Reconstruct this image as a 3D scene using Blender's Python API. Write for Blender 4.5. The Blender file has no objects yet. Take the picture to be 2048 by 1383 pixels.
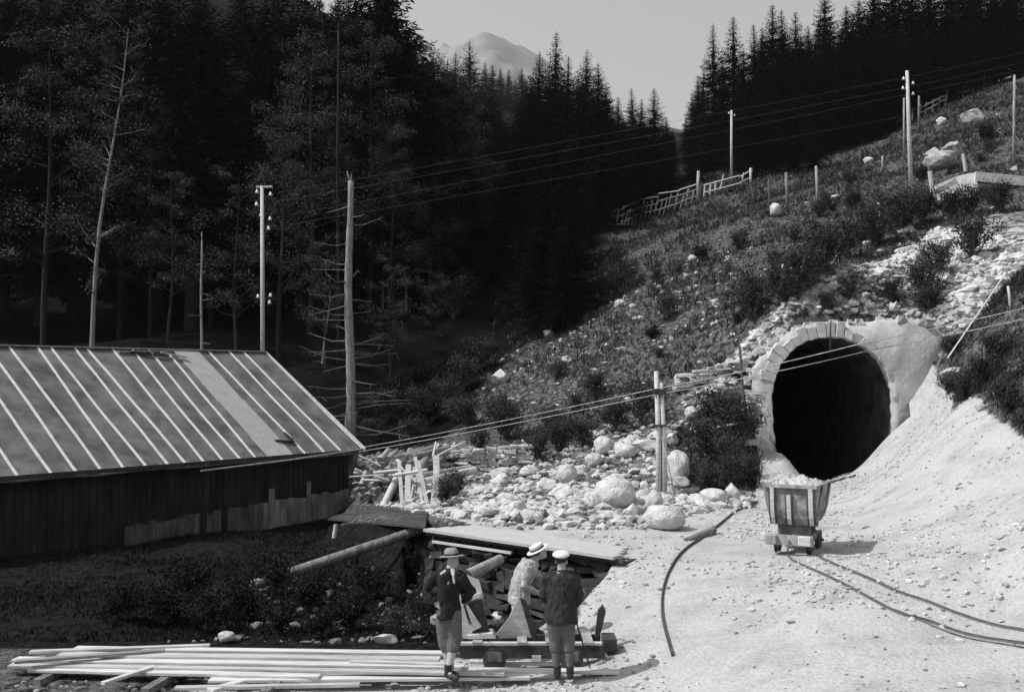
import bpy, bmesh, math, random
import numpy as np
from mathutils import Vector, Matrix, noise as mnoise
R = math.radians
rng = np.random.default_rng(7)
random.seed(11)
scene = bpy.context.scene
C = scene.collection

# ---------------------------------------------------------------- camera, sky, sun, exposure
ZC, F = 4.0, 2000.0                       # camera height; focal length in photo pixels
PITCH = math.atan(94 / F)
cam_d = bpy.data.cameras.new('camera'); cam = bpy.data.objects.new('camera', cam_d); C.objects.link(cam)
cam.location = (0, 0, ZC); cam.rotation_euler = (math.pi / 2 + PITCH, 0, 0)
cam_d.sensor_width = 36; cam_d.lens = 36 * F / 2048; cam_d.clip_end = 20000; cam_d.clip_start = .1
scene.camera = cam
SUN_EL, SUN_AZ = R(50), math.atan2(-1.0, -.22)      # azimuth measured from +Y towards +X
sd = Vector((math.sin(SUN_AZ) * math.cos(SUN_EL), math.cos(SUN_AZ) * math.cos(SUN_EL), math.sin(SUN_EL)))
sun_d = bpy.data.lights.new('sun', 'SUN'); sun = bpy.data.objects.new('sun', sun_d); C.objects.link(sun)
sun_d.energy = 3.8; sun_d.angle = R(.5); sun_d.color = (1, 1, 1)
sun.rotation_euler = (-sd).to_track_quat('-Z', 'Y').to_euler()
world = bpy.data.worlds.new('World'); scene.world = world; world.use_nodes = True
nt = world.node_tree; nt.nodes.clear()
sky = nt.nodes.new('ShaderNodeTexSky'); sky.sky_type = 'NISHITA'; sky.sun_disc = False
sky.sun_elevation = SUN_EL; sky.sun_rotation = SUN_AZ; sky.dust_density = 3.0; sky.air_density = 1.2
bwn = nt.nodes.new('ShaderNodeSeparateColor'); bg = nt.nodes.new('ShaderNodeBackground'); bg.inputs[1].default_value = .112
wo = nt.nodes.new('ShaderNodeOutputWorld')
nt.links.new(sky.outputs[0], bwn.inputs[0]); nt.links.new(bwn.outputs[2], bg.inputs[0]); nt.links.new(bg.outputs[0], wo.inputs[0])
scene.view_settings.view_transform = 'Standard'; scene.view_settings.look = 'None'
scene.view_settings.exposure = .22; scene.view_settings.gamma = 1
scene.cycles.max_bounces = 4; scene.cycles.diffuse_bounces = 2; scene.cycles.volume_bounces = 0
scene.cycles.transparent_max_bounces = 4

# ---------------------------------------------------------------- helpers
ca, sa = math.cos(PITCH), math.sin(PITCH)
def W(px, py, Y):
    "point at distance Y ahead of the camera seen at photo pixel px, py"
    u, v = (px - 1024) / F, (691.5 - py) / F
    d = (u, ca - v * sa, sa + v * ca); s = Y / d[1]
    return Vector((d[0] * s, Y, ZC + d[2] * s))
def WZ(px, py, z):
    u, v = (px - 1024) / F, (691.5 - py) / F
    d = (u, ca - v * sa, sa + v * ca); s = (z - ZC) / d[2]
    return Vector((d[0] * s, d[1] * s, z))
def vnoise(x, y, s=1.0, seed=0, octv=3):
    x = np.asarray(x, float) / s + seed * 17.3; y = np.asarray(y, float) / s + seed * 9.1; out = 0; a = 1.0; tot = 0
    for o in range(octv):
        xi = np.floor(x).astype(np.int64); yi = np.floor(y).astype(np.int64); fx = x - xi; fy = y - yi
        fx = fx * fx * (3 - 2 * fx); fy = fy * fy * (3 - 2 * fy)
        def h(i, j):
            n = (i * 374761393 + j * 668265263 + (seed + o) * 1442695041) & 0x7fffffff
            n = ((n ^ (n >> 13)) * 1274126177) & 0x7fffffff
            return ((n ^ (n >> 16)) & 0xffff) / 65535.0
        v = (h(xi, yi) * (1 - fx) + h(xi + 1, yi) * fx) * (1 - fy) + (h(xi, yi + 1) * (1 - fx) + h(xi + 1, yi + 1) * fx) * fy
        out = out + v * a; tot += a; a *= .5; x = x * 2.03 + 5; y = y * 2.03 + 3
    return out / tot * 2 - 1
def mesh_np(name, V, Fq):
    V = np.asarray(V, np.float32).reshape(-1, 3); Fq = np.asarray(Fq, np.int32); n, k = Fq.shape
    m = bpy.data.meshes.new(name); m.vertices.add(len(V)); m.vertices.foreach_set('co', V.ravel())
    m.loops.add(n * k); m.loops.foreach_set('vertex_index', Fq.ravel())
    m.polygons.add(n); m.polygons.foreach_set('loop_start', np.arange(0, n * k, k, dtype=np.int32))
    m.polygons.foreach_set('loop_total', np.full(n, k, np.int32)); m.update(calc_edges=True); m.validate(); m.polygons.foreach_set('use_smooth', np.zeros(len(m.polygons), bool))
    return m
def link(name, mesh, mat=None, parent=None, smooth=False):
    o = bpy.data.objects.new(name, mesh); C.objects.link(o)
    if mat is not None and len(mesh.materials) == 0: mesh.materials.append(mat)
    if parent is not None: o.parent = parent
    if smooth: mesh.polygons.foreach_set('use_smooth', np.ones(len(mesh.polygons), bool))
    return o
def tag(o, label=None, cat=None, group=None, kind=None):
    if label: o['label'] = label
    if cat: o['category'] = cat
    if group: o['group'] = group
    if kind: o['kind'] = kind
    return o
def empty(name, loc, label, cat, group=None, rot=(0, 0, 0), scale=(1, 1, 1)):
    o = bpy.data.objects.new(name, None); C.objects.link(o); o.location = loc; o.rotation_euler = rot; o.scale = scale
    return tag(o, label, cat, group)
def copy_of(src, parent, **kw):
    c = src.copy(); C.objects.link(c); c.parent = parent
    return c
class MB:
    "collects boxes, bars and tubes into one mesh"
    def __init__(s): s.v = []; s.f = []
    def add(s, vs, fs):
        b = len(s.v); s.v += [tuple(v) for v in vs]; s.f += [tuple(i + b for i in f) for f in fs]
    def box(s, c, size, M=None, jit=0):
        x, y, z = [a / 2 for a in size]; vs = []
        for k in ((-x, -y, -z), (x, -y, -z), (x, y, -z), (-x, y, -z), (-x, -y, z), (x, -y, z), (x, y, z), (-x, y, z)):
            p = Vector(k) + Vector((random.uniform(-jit, jit), random.uniform(-jit, jit), random.uniform(-jit, jit)))
            if M is not None: p = M @ p
            vs.append(Vector(c) + p)
        s.add(vs, [(0, 3, 2, 1), (4, 5, 6, 7), (0, 1, 5, 4), (1, 2, 6, 5), (2, 3, 7, 6), (3, 0, 4, 7)])
    def beam(s, a, b, w, h, up=(0, 0, 1)):
        a, b = Vector(a), Vector(b); d = (b - a); L = d.length; d.normalize(); r = d.cross(Vector(up))
        if r.length < 1e-4: r = Vector((1, 0, 0))
        r.normalize(); u = r.cross(d); M = Matrix((r, d, u)).transposed()
        s.box((a + b) / 2, (w, L, h), M)
    def tube(s, pts, rad, n=8, cap=True):
        pts = [Vector(p) for p in pts]; rad = rad if hasattr(rad, '__len__') else [rad] * len(pts)
        rings = []; ref = Vector((.13, .97, .2))
        for i, p in enumerate(pts):
            d = (pts[min(i + 1, len(pts) - 1)] - pts[max(i - 1, 0)]).normalized()
            r = d.cross(ref)
            if r.length < .1: r = d.cross(Vector((1, 0, 0)))
            r.normalize(); u = d.cross(r)
            rings.append([p + (r * math.cos(t) + u * math.sin(t)) * rad[i] for t in [2 * math.pi * k / n for k in range(n)]])
        fs = []
        for i in range(len(pts) - 1):
            for k in range(n):
                fs.append((i * n + k, i * n + (k + 1) % n, (i + 1) * n + (k + 1) % n, (i + 1) * n + k))
        if cap: fs += [tuple(range(n - 1, -1, -1)), tuple(range((len(pts) - 1) * n, len(pts) * n))]
        s.add([v for r in rings for v in r], fs)
    def mesh(s, name, smooth=False):
        m = bpy.data.meshes.new(name); m.from_pydata(s.v, [], s.f); m.update()
        if smooth: m.polygons.foreach_set('use_smooth', np.ones(len(m.polygons), bool))
        return m
    def obj(s, name, mat, parent=None, smooth=False, bevel=0):
        m = s.mesh(name, smooth)
        if bevel:
            bm = bmesh.new(); bm.from_mesh(m); bmesh.ops.bevel(bm, geom=bm.edges[:], offset=bevel, segments=1, affect='EDGES', profile=.5); bm.to_mesh(m); bm.free()
        return link(name, m, mat, parent)

# ---------------------------------------------------------------- materials
def mat(name, v, rough=.9, ns=6.0, amp=.35, bump=.3, bs=None, spec=.2, stretch=(1, 1, 1), metal=0, dark=None, coord='Object', dist=.02, detail=6, translucent=0):
    m = bpy.data.materials.new(name); m.use_nodes = True; t = m.node_tree; N, L = t.nodes, t.links
    b = N['Principled BSDF']; b.inputs['Roughness'].default_value = rough; b.inputs['Specular IOR Level'].default_value = spec
    b.inputs['Metallic'].default_value = metal
    tc = N.new('ShaderNodeTexCoord'); mp = N.new('ShaderNodeMapping'); mp.inputs['Scale'].default_value = stretch
    L.new(tc.outputs[coord], mp.inputs[0])
    n = N.new('ShaderNodeTexNoise'); n.inputs['Scale'].default_value = ns; n.inputs['Detail'].default_value = detail; n.inputs['Roughness'].default_value = .65
    L.new(mp.outputs[0], n.inputs['Vector'])
    r = N.new('ShaderNodeValToRGB'); e = r.color_ramp.elements
    lo = v * (1 - amp) if dark is None else dark
    e[0].position = .33; e[0].color = (lo, lo, lo, 1); e[1].position = .68; hi = v * (1 + amp); e[1].color = (hi, hi, hi, 1)
    L.new(n.outputs['Fac'], r.inputs[0]); L.new(r.outputs[0], b.inputs['Base Color'])
    if bump:
        n2 = N.new('ShaderNodeTexNoise'); n2.inputs['Scale'].default_value = bs or ns * 3; n2.inputs['Detail'].default_value = 5
        L.new(mp.outputs[0], n2.inputs['Vector']); bu = N.new('ShaderNodeBump'); bu.inputs['Strength'].default_value = bump; bu.inputs['Distance'].default_value = dist
        L.new(n2.outputs['Fac'], bu.inputs['Height']); L.new(bu.outputs[0], b.inputs['Normal'])
    return m
M = {}
M['boulder'] = mat('pale_granite', .52, ns=3, amp=.22, bump=.7, bs=9, dist=.06)
M['rock_dark'] = mat('weathered_granite', .30, ns=3, amp=.45, bump=.7, bs=9, dist=.06)
M['stone'] = mat('broken_stone', .44, ns=2.0, amp=.4, bump=.4)
M['bark'] = mat('bark', .09, ns=5, amp=.5, bump=.8, stretch=(3, 3, .6), dist=.04)
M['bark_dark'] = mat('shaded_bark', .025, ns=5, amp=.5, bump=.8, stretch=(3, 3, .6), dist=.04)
M['bark_pale'] = mat('bare_dead_wood', .22, ns=5, amp=.45, bump=.6, stretch=(3, 3, .5), dist=.03)
M['needles'] = mat('spruce_needles', .008, ns=1.2, amp=.5, bump=0, spec=.05, rough=1)
M['needles_far'] = mat('distant_spruce_needles', .03, ns=.3, amp=.4, bump=0, spec=.05, rough=1)
M['leaf'] = mat('broad_leaves', .06, ns=2, amp=.8, bump=0, spec=.1, rough=.8)
M['leaf_dark'] = mat('shaded_broad_leaves', .045, ns=2, amp=.8, bump=0, spec=.2, rough=.6)
M['grass'] = mat('meadow_grass', .035, ns=.6, amp=.7, bump=0, spec=.1)
M['grass_dry'] = mat('dry_meadow_grass', .17, ns=.8, amp=.5, bump=0, spec=.1)
M['wood_pale'] = mat('fresh_sawn_wood', .50, ns=3, amp=.25, bump=.25, stretch=(1, 1, 8))
M['wood_dusty'] = mat('dusty_deck_planks', .42, ns=5, amp=.12, bump=.5, bs=15)
M['wood_grey'] = mat('weathered_wood', .30, ns=4, amp=.4, bump=.4, stretch=(2, 2, .6))
M['wood_mid'] = mat('old_grey_wood', .17, ns=4, amp=.5, bump=.4, stretch=(2, 2, .6))
M['wood_dark'] = mat('dark_tarred_wood', .05, ns=4, amp=.5, bump=.4)
M['iron'] = mat('rusty_iron', .06, ns=12, amp=.5, rough=.7, spec=.4)
M['rail'] = mat('worn_rail_steel', .10, ns=12, amp=.3, rough=.5, spec=.5)
M['stone_pit'] = mat('shaded_pit_stone', .05, ns=2.0, amp=.5, bump=.4)  # dark stone, with the shade under the landing put into its colour
M['stone_dark'] = mat('dark_stone', .17, ns=2.0, amp=.5, bump=.4)
M['weed'] = mat('gully_weed_leaves', .016, ns=.9, amp=.9, bump=0, spec=.1)
M['bush'] = mat('bush_leaves', .045, ns=2, amp=.8, bump=0, spec=.2)
M['cutwood'] = mat('log_end', .13, ns=5, amp=.5, bump=.3)
M['porcelain'] = mat('white_porcelain', .75, ns=5, amp=.05, bump=0, rough=.3, spec=.5)
M['wire'] = mat('bare_wire', .12, ns=5, amp=.1, bump=0, rough=.5)
M['plaster'] = mat('lime_render', .46, ns=2.4, amp=.14, bump=.45, bs=6, dist=.06, detail=12)
M['voussoir'] = mat('dressed_stone', .50, ns=4, amp=.2, bump=.5, bs=12)
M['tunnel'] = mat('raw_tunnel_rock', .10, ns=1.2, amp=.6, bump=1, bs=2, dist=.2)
M['skin'] = mat('skin', .33, ns=20, amp=.1, bump=.1, rough=.6)
M['hair'] = mat('dark_hair', .03, ns=60, amp=.4)
M['felt_light'] = mat('pale_straw', .60, ns=30, amp=.1)
M['felt_grey'] = mat('grey_felt', .25, ns=30, amp=.2)
M['coat_dark'] = mat('dark_wool', .032, ns=14, amp=.4, bump=.4)
M['coat_black'] = mat('black_wool', .018, ns=14, amp=.4, bump=.4)
M['coat_light'] = mat('pale_linen', .50, ns=9, amp=.15, bump=.5, dist=.03)
M['coat_mid'] = mat('grey_linen', .34, ns=9, amp=.25, bump=.6, dist=.03)
M['trouser'] = mat('grey_tweed', .12, ns=40, amp=.35, bump=.4)
M['trouser_light'] = mat('pale_canvas', .42, ns=10, amp=.2, bump=.4)
M['sock'] = mat('knitted_stocking', .40, ns=40, amp=.2)
M['leather'] = mat('boot_leather', .03, ns=20, amp=.4, rough=.5)
# ---------------------------------------------------------------- terrain
PTS = [  # photo pixel, photo pixel, distance
 # rubble slope
 (900,1000,30),(1050,1000,29),(1200,1000,27.5),(1350,1000,27),(1480,970,30),(780,960,37),(900,900,39),(1050,890,37),(1200,860,36),
 (1380,860,34.5),(1430,950,31.5),(1480,830,35.5),(1500,780,36.3),
 # lower hillside
 (900,800,46),(1050,780,44),(1200,750,43),(1350,740,40),(1480,710,38.5),(1600,632,37.8),(1700,625,38),(1800,625,38.2),(1880,645,37),
 (900,650,58),(1100,640,58),(1300,600,52),(1500,570,49),(1700,540,47),(1850,480,49),(2030,430,51),(2200,400,54),
 (1250,520,66),(1450,450,66),(1650,420,62),(1850,385,60),(2030,345,58),(2200,320,60),
 (1000,490,82),(1200,460,84),(1350,400,90),(1500,350,94),(1700,310,90),(1900,240,86),(2030,180,86),(2300,100,90),
 (1355,330,130),(1355,285,200),(1600,250,150),(1900,150,150),(1360,285,330),(1000,250,300),
 # wooded slope on the left
 (300,700,50),(600,760,47),(720,850,45),(800,760,52),(100,690,56),(500,560,80),(800,600,72),(200,480,100),(800,350,120),(500,200,150),(-400,500,60),
 (-700,700,40),(1000,330,130),(600,0,260),(1000,230,220),(100,-100,200),
 # bank on the right
 (1910,825,27),(2040,872,22.5),(2040,700,28.5),(1905,740,33.5),(1960,640,34.5),(2040,545,36.5),(2250,700,25),(2300,850,19),(2350,1050,13),
 (1900,1000,21.5),(1760,960,28),(2030,1000,17.5),(1850,885,30.5),(2030,1130,14.5),(1900,1080,18.5),(1800,900,33.2),(1740,925,34),
]
WP = [(3,18,.85),(5,18,1),(5,14,.95),(7,14,1.0),(7,20,1),(6,25,1),(9,30,1),(10.9,34.8,1.0),(9.6,34.8,1.05),(10.2,33,1.0),(3,24,.95),(0,25,1),(-1.5,24,.95),(1,29,.98),(6,30,1),
 (2,21,.9),(7,10,1),(5,8,.9),(8,5,1),(2,16,.42),(2.4,13,.2),(1.4,13.4,.02),(3.5,12.4,.55),(0,13,0),(-7,13,0),(0,8,0),(-7,8,0),(0,0,0),(-10,0,0),(6,0,.6),
 (0,16,0),(-7,15.5,0),(-14,13,0),(-25,13,-.2),(-4,28,.5),(-5,33,.1),(-8,36,-.3),(-7,40,-.2),(-12,46,1.2),(-20,40,1.5),(-28,30,1),(-30,40,4),(14,0,2),(16,8,4),
 (9.0,26,1.1),(1.1,18,.5),(0,19.5,.7),(10.2,35.6,1.0),(11.0,35.6,1.02),(11.6,35.6,1.15),(12.3,35.4,1.5),(12.2,34.8,1.55),(13.2,34.8,2.4),(14.2,34.8,3.3)]
cp = np.array([tuple(W(*p)) for p in PTS] + WP)
def tps(r2): return np.where(r2 > 0, r2 * np.log(r2 + 1e-12), 0)
SC = 30.0
cx, cy = cp[:, 0] / SC, cp[:, 1] / SC
K = tps((cx[:, None] - cx) ** 2 + (cy[:, None] - cy) ** 2) + np.eye(len(cp)) * 2e-4
Pm = np.stack([np.ones_like(cx), cx, cy], 1)
Am = np.block([[K, Pm], [Pm.T, np.zeros((3, 3))]])
wts = np.linalg.solve(Am, np.concatenate([cp[:, 2], np.zeros(3)]))
def inpoly(x, y, poly):
    x, y = np.asarray(x, float), np.asarray(y, float); ins = np.zeros(x.shape, bool); n = len(poly)
    for i in range(n):
        x0, y0 = poly[i][:2]; x1, y1 = poly[(i + 1) % n][:2]
        if y0 == y1: continue
        c = ((y0 > y) != (y1 > y)) & (x < (x1 - x0) * (y - y0) / (y1 - y0) + x0); ins ^= c
    return ins
def pdist(x, y, poly):
    "signed distance, positive inside"
    x, y = np.asarray(x, float), np.asarray(y, float); d = np.full(x.shape, 1e9); n = len(poly)
    for i in range(n):
        x0, y0 = poly[i][:2]; x1, y1 = poly[(i + 1) % n][:2]; dx, dy = x1 - x0, y1 - y0
        t = np.clip(((x - x0) * dx + (y - y0) * dy) / (dx * dx + dy * dy + 1e-9), 0, 1)
        d = np.minimum(d, np.hypot(x - x0 - t * dx, y - y0 - t * dy))
    return np.where(inpoly(x, y, poly), d, -d)
GULLY = [(-45, 16.4), (.7, 16.4), (1.65, 18.4), (2.1, 19.9), (-1.5, 23.6), (-2.8, 26.2), (-4.9, 30.6), (-5.7, 39.4), (-10, 44), (-18, 40), (-24, 30), (-45, 24)]
def H(x, y, rough=True):
    x = np.atleast_1d(np.asarray(x, float)); y = np.atleast_1d(np.asarray(y, float)); out = np.empty(x.shape)
    xf, yf, of = x.ravel(), y.ravel(), out.ravel()
    for s in range(0, len(xf), 20000):
        a, b = xf[s:s + 20000] / SC, yf[s:s + 20000] / SC
        b2 = np.minimum(b, 420 / SC)
        k = tps((a[:, None] - cx) ** 2 + (b2[:, None] - cy) ** 2)
        of[s:s + 20000] = k @ wts[:-3] + wts[-3] + wts[-2] * a + wts[-1] * b2
    z = of.reshape(x.shape)
    d = pdist(x, y, GULLY); edge = np.where((x > -2.6) & (y > 17), .5, 1.8)
    m = np.clip(d / edge + .15, 0, 1); m = m * m * (3 - 2 * m)
    low = -.72 + .25 * vnoise(x, y, 3, 3) + np.clip((-x - 12) * .05, 0, 1)
    z = z * (1 - m) + np.minimum(low, z) * m
    # rubble heap lying against the left side of the tunnel mouth
    z = z + .75 * np.exp(-(((x - 9.1) / .55) ** 2 + ((y - 33.9) / 1.1) ** 2)) + .35 * np.exp(-(((x - 8.6) / .7) ** 2 + ((y - 31.5) / 1.2) ** 2))
    if rough:
        far = np.clip((y - 38) / 30, 0, 1)
        hill = np.clip((z - 1.6) / 3, 0, 1); z = z + .02 * vnoise(x, y, 1.7, 12, 2) * np.clip((y - 12) / 4, 0, 1)
        z = z + hill * (.32 * vnoise(x, y, 3.2, 5) + .9 * far * vnoise(x, y, 12, 6)) + .035 * vnoise(x, y, .7, 8) * (.3 + 2.7 * hill)
    return z
def h1(x, y): return float(H([x], [y])[0])
_Y = np.concatenate([np.arange(10, 60, .15), np.arange(60, 420, .8)])
def G(px, py, off=0):
    "where the line of sight through a photo pixel meets the ground"
    a, b = W(px, py, 10), W(px, py, 20); dx, dz = (b.x - a.x) / 10, (b.z - a.z) / 10
    X = a.x + dx * (_Y - 10); Z = a.z + dz * (_Y - 10); h = H(X, _Y) + off
    i = np.argmax(h >= Z) if (h >= Z).any() else len(_Y) - 1
    return Vector((X[i], _Y[i], float(h[i])))
def GP(L): return [tuple(G(*p))[:2] for p in L]
Z_YARD = [(x, y) for x, y in GP([(2120, 900), (2030, 868), (1905, 822)])] + [(14.6, 33), (15.2, 36.3), (8.7, 36.2), (8.5, 35)] + \
    GP([(1515, 985), (1400, 1000), (1300, 1025), (1180, 1052), (1050, 1052), (950, 1042), (840, 1022)]) + [(-1.9, 25.4), (-1.0, 23.4), (2.25, 20.0), (1.75, 18.6), (1.3, 17.6), (.9, 16.2), (.6, 15.6), (-4.2, 15.4), (-4.6, 12), (-6, -6), (60, -6), (40, 10), (16, 16)]
Z_TALUS = GP([(700, 1005), (690, 930), (780, 900), (900, 890), (1060, 900), (1180, 870), (1330, 830), (1400, 790), (1420, 830), (1330, 900), (1370, 990), (1500, 990), (1515, 1015), (1300, 1060), (1000, 1060), (850, 1030)])
Z_SCREE = GP([(1440, 735), (1520, 655), (1620, 608), (1740, 530), (1860, 465), (2040, 425), (2200, 390), (2250, 500), (2045, 535), (1960, 625), (1905, 690), (1890, 640), (1800, 628), (1650, 632), (1560, 665), (1530, 740), (1530, 830), (1505, 850), (1480, 780), (1370, 800), (1350, 770)])
Z_FOREST = GP([(-300, 760), (600, 800), (700, 905), (890, 880), (940, 830), (960, 780), (1030, 700), (1120, 660), (1300, 560), (1200, 470), (1350, 400), (1370, 300), (1480, 345), (1650, 300), (1780, 240)]) + [(75, 92), (120, 100), (260, 400), (-260, 400), (-90, 40)]
Z_GULLY = [(-45, 15.7), (-.2, 15.9), (1.6, 18.3), (2.25, 20.0), (-1.5, 23.6), (-2.9, 26.4), (-5.3, 31), (-6.4, 39), (-11, 43), (-45, 43)]
TX0, TX1 = 9.22, 14.1
def terrain():
    t = np.concatenate([np.linspace(-3.5, -.72, 50)[:-1], np.linspace(-.72, .72, 400), np.linspace(.72, 3.5, 50)[1:]])
    ys = np.concatenate([np.linspace(-6, 10, 30)[:-1], np.geomspace(10, 100, 330)[:-1], np.geomspace(100, 480, 90)])
    X = t[None, :] * (ys[:, None] + 8) * .93; Y = np.repeat(ys[:, None], len(t), 1); Z = H(X, Y)
    nY, nX = X.shape; idx = np.arange(nX * nY).reshape(nY, nX)
    Q = np.stack([idx[:-1, :-1], idx[:-1, 1:], idx[1:, 1:], idx[1:, :-1]], -1).reshape(-1, 4)
    cxx = X.ravel()[Q].mean(1); cyy = Y.ravel()[Q].mean(1)
    keep = ~((cxx > TX0) & (cxx < TX1) & (cyy > 35.35) & (cyy < 37.7))
    m = mesh_np('ground', np.stack([X, Y, Z], -1), Q[keep])
    def att(nm, poly, soft):
        v = np.clip(pdist(X.ravel(), Y.ravel(), poly) / soft + .5, 0, 1)
        a = m.attributes.new(nm, 'FLOAT', 'POINT'); a.data.foreach_set('value', v.astype(np.float32))
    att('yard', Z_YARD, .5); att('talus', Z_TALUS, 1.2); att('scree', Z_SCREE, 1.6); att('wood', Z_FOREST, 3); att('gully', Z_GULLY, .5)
    return m
def ground_mat():
    m = bpy.data.materials.new('ground_cover'); m.use_nodes = True; t = m.node_tree; N, L = t.nodes, t.links
    b = N['Principled BSDF']; b.inputs['Roughness'].default_value = 1; b.inputs['Specular IOR Level'].default_value = .05
    tc = N.new('ShaderNodeTexCoord')
    def nz(s, d=6, r=.6):
        n = N.new('ShaderNodeTexNoise'); n.inputs['Scale'].default_value = s; n.inputs['Detail'].default_value = d; n.inputs['Roughness'].default_value = r
        L.new(tc.outputs['Object'], n.inputs['Vector']); return n.outputs['Fac']
    def ramp(i, a, va, b_, vb):
        r = N.new('ShaderNodeValToRGB'); e = r.color_ramp.elements; e[0].position = a; e[0].color = (va,) * 3 + (1,); e[1].position = b_; e[1].color = (vb,) * 3 + (1,)
        L.new(i, r.inputs[0]); return r.outputs[0]
    def mix(f, a, c):
        x = N.new('ShaderNodeMix'); x.data_type = 'RGBA'; L.new(f, x.inputs[0]); L.new(a, x.inputs[6]); L.new(c, x.inputs[7]); return x.outputs[2]
    def attr(nm, n1, k=.9):
        a = N.new('ShaderNodeAttribute'); a.attribute_name = nm
        s = N.new('ShaderNodeMath'); s.operation = 'MULTIPLY_ADD'; L.new(n1, s.inputs[0]); s.inputs[1].default_value = k; s.inputs[2].default_value = -k / 2
        q = N.new('ShaderNodeMath'); q.operation = 'ADD'; L.new(a.outputs['Fac'], q.inputs[0]); L.new(s.outputs[0], q.inputs[1])
        r = N.new('ShaderNodeMapRange'); r.inputs[1].default_value = .42; r.inputs[2].default_value = .58; L.new(q.outputs[0], r.inputs[0]); return r.outputs[0]
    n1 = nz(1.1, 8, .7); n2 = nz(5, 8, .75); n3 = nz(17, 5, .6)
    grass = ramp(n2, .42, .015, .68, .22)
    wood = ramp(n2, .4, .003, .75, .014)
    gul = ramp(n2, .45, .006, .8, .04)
    vor = N.new('ShaderNodeTexVoronoi'); vor.inputs['Scale'].default_value = 9; L.new(tc.outputs['Object'], vor.inputs['Vector'])
    speck = ramp(vor.outputs['Distance'], .06, .16, .13, 1.0)
    gb0 = ramp(n3, .25, .36, .6, .49); gb1 = ramp(n1, .3, .72, .55, 1.0)
    gm = N.new('ShaderNodeMix'); gm.data_type = 'RGBA'; gm.blend_type = 'MULTIPLY'; gm.inputs[0].default_value = 1; L.new(gb0, gm.inputs[6]); L.new(gb1, gm.inputs[7])
    gravel = gm.outputs[2]
    tal = ramp(n2, .42, .03, .7, .34)
    scr = ramp(n1, .42, .06, .6, .40)
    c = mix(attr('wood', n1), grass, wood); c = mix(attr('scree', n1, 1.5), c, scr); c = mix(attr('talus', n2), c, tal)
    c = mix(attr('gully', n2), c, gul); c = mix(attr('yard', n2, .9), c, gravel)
    L.new(c, b.inputs['Base Color'])
    bu = N.new('ShaderNodeBump'); bu.inputs['Strength'].default_value = .8; bu.inputs['Distance'].default_value = .05; L.new(n3, bu.inputs['Height'])
    bu2 = N.new('ShaderNodeBump'); bu2.inputs['Strength'].default_value = .2; bu2.inputs['Distance'].default_value = .15; L.new(n2, bu2.inputs['Height']); L.new(bu2.outputs[0], bu.inputs['Normal'])
    L.new(bu.outputs[0], b.inputs['Normal'])
    return m
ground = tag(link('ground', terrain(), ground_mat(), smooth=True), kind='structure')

# ---------------------------------------------------------------- far mountain
def mountain():
    n = 260; xs = np.linspace(-2250, 1650, n); ys = np.linspace(2250, 4800, 60); X, Y = np.meshgrid(xs, ys)
    p = W(985, 30, 3000)
    r = np.abs(X - p.x) * np.where(X > p.x, .95, .7) + np.abs(Y - 3000) * .9
    Z = p.z - 20 - r * .66 - 110 * np.abs(vnoise(X, Y, 230, 2, 3)) + 45 * vnoise(X, Y, 70, 6, 3); Z = np.maximum(Z, 225 + 60 * vnoise(X, Y, 300, 4))
    idx = np.arange(X.size).reshape(X.shape); Q = np.stack([idx[:-1, :-1], idx[:-1, 1:], idx[1:, 1:], idx[1:, :-1]], -1).reshape(-1, 4)
    return mesh_np('mountain', np.stack([X, Y, Z], -1), Q)
tag(link('mountain', mountain(), mat('mountain_rock', .18, ns=.01, amp=.4, bump=0), smooth=True), kind='structure')

# ---------------------------------------------------------------- tunnel portal
PY = 35.7                                   # the portal face
ARCH = [(1545, 992), (1552, 900), (1547, 850), (1544, 800), (1548, 765), (1558, 735), (1573, 712), (1592, 694), (1612, 682), (1638, 675), (1665, 673), (1692, 677),
        (1716, 686), (1738, 699), (1757, 716), (1772, 738), (1782, 765), (1787, 795), (1788, 830), (1788, 880), (1790, 992)]
OUT = [(1512, 1000), (1516, 905), (1514, 860), (1520, 800), (1512, 775), (1508, 740), (1524, 716), (1548, 696), (1570, 674), (1598, 657), (1630, 645), (1662, 643), (1700, 641),
       (1745, 641), (1790, 636), (1835, 637), (1872, 648), (1905, 668), (1925, 730), (1965, 800), (2020, 1000)]
def fine(poly, k):
    out = []
    for i in range(len(poly) - 1):
        for j in range(k):
            t = j / k; out.append((poly[i][0] * (1 - t) + poly[i + 1][0] * t, poly[i][1] * (1 - t) + poly[i + 1][1] * t))
    return out + [poly[-1]]
portal = empty('tunnel_portal', W(1667, 970, PY), 'round-headed tunnel mouth with pale rendered stone surround cut into the hillside', 'tunnel portal')
def rel(o, v): return Vector(v) - o.location
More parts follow.
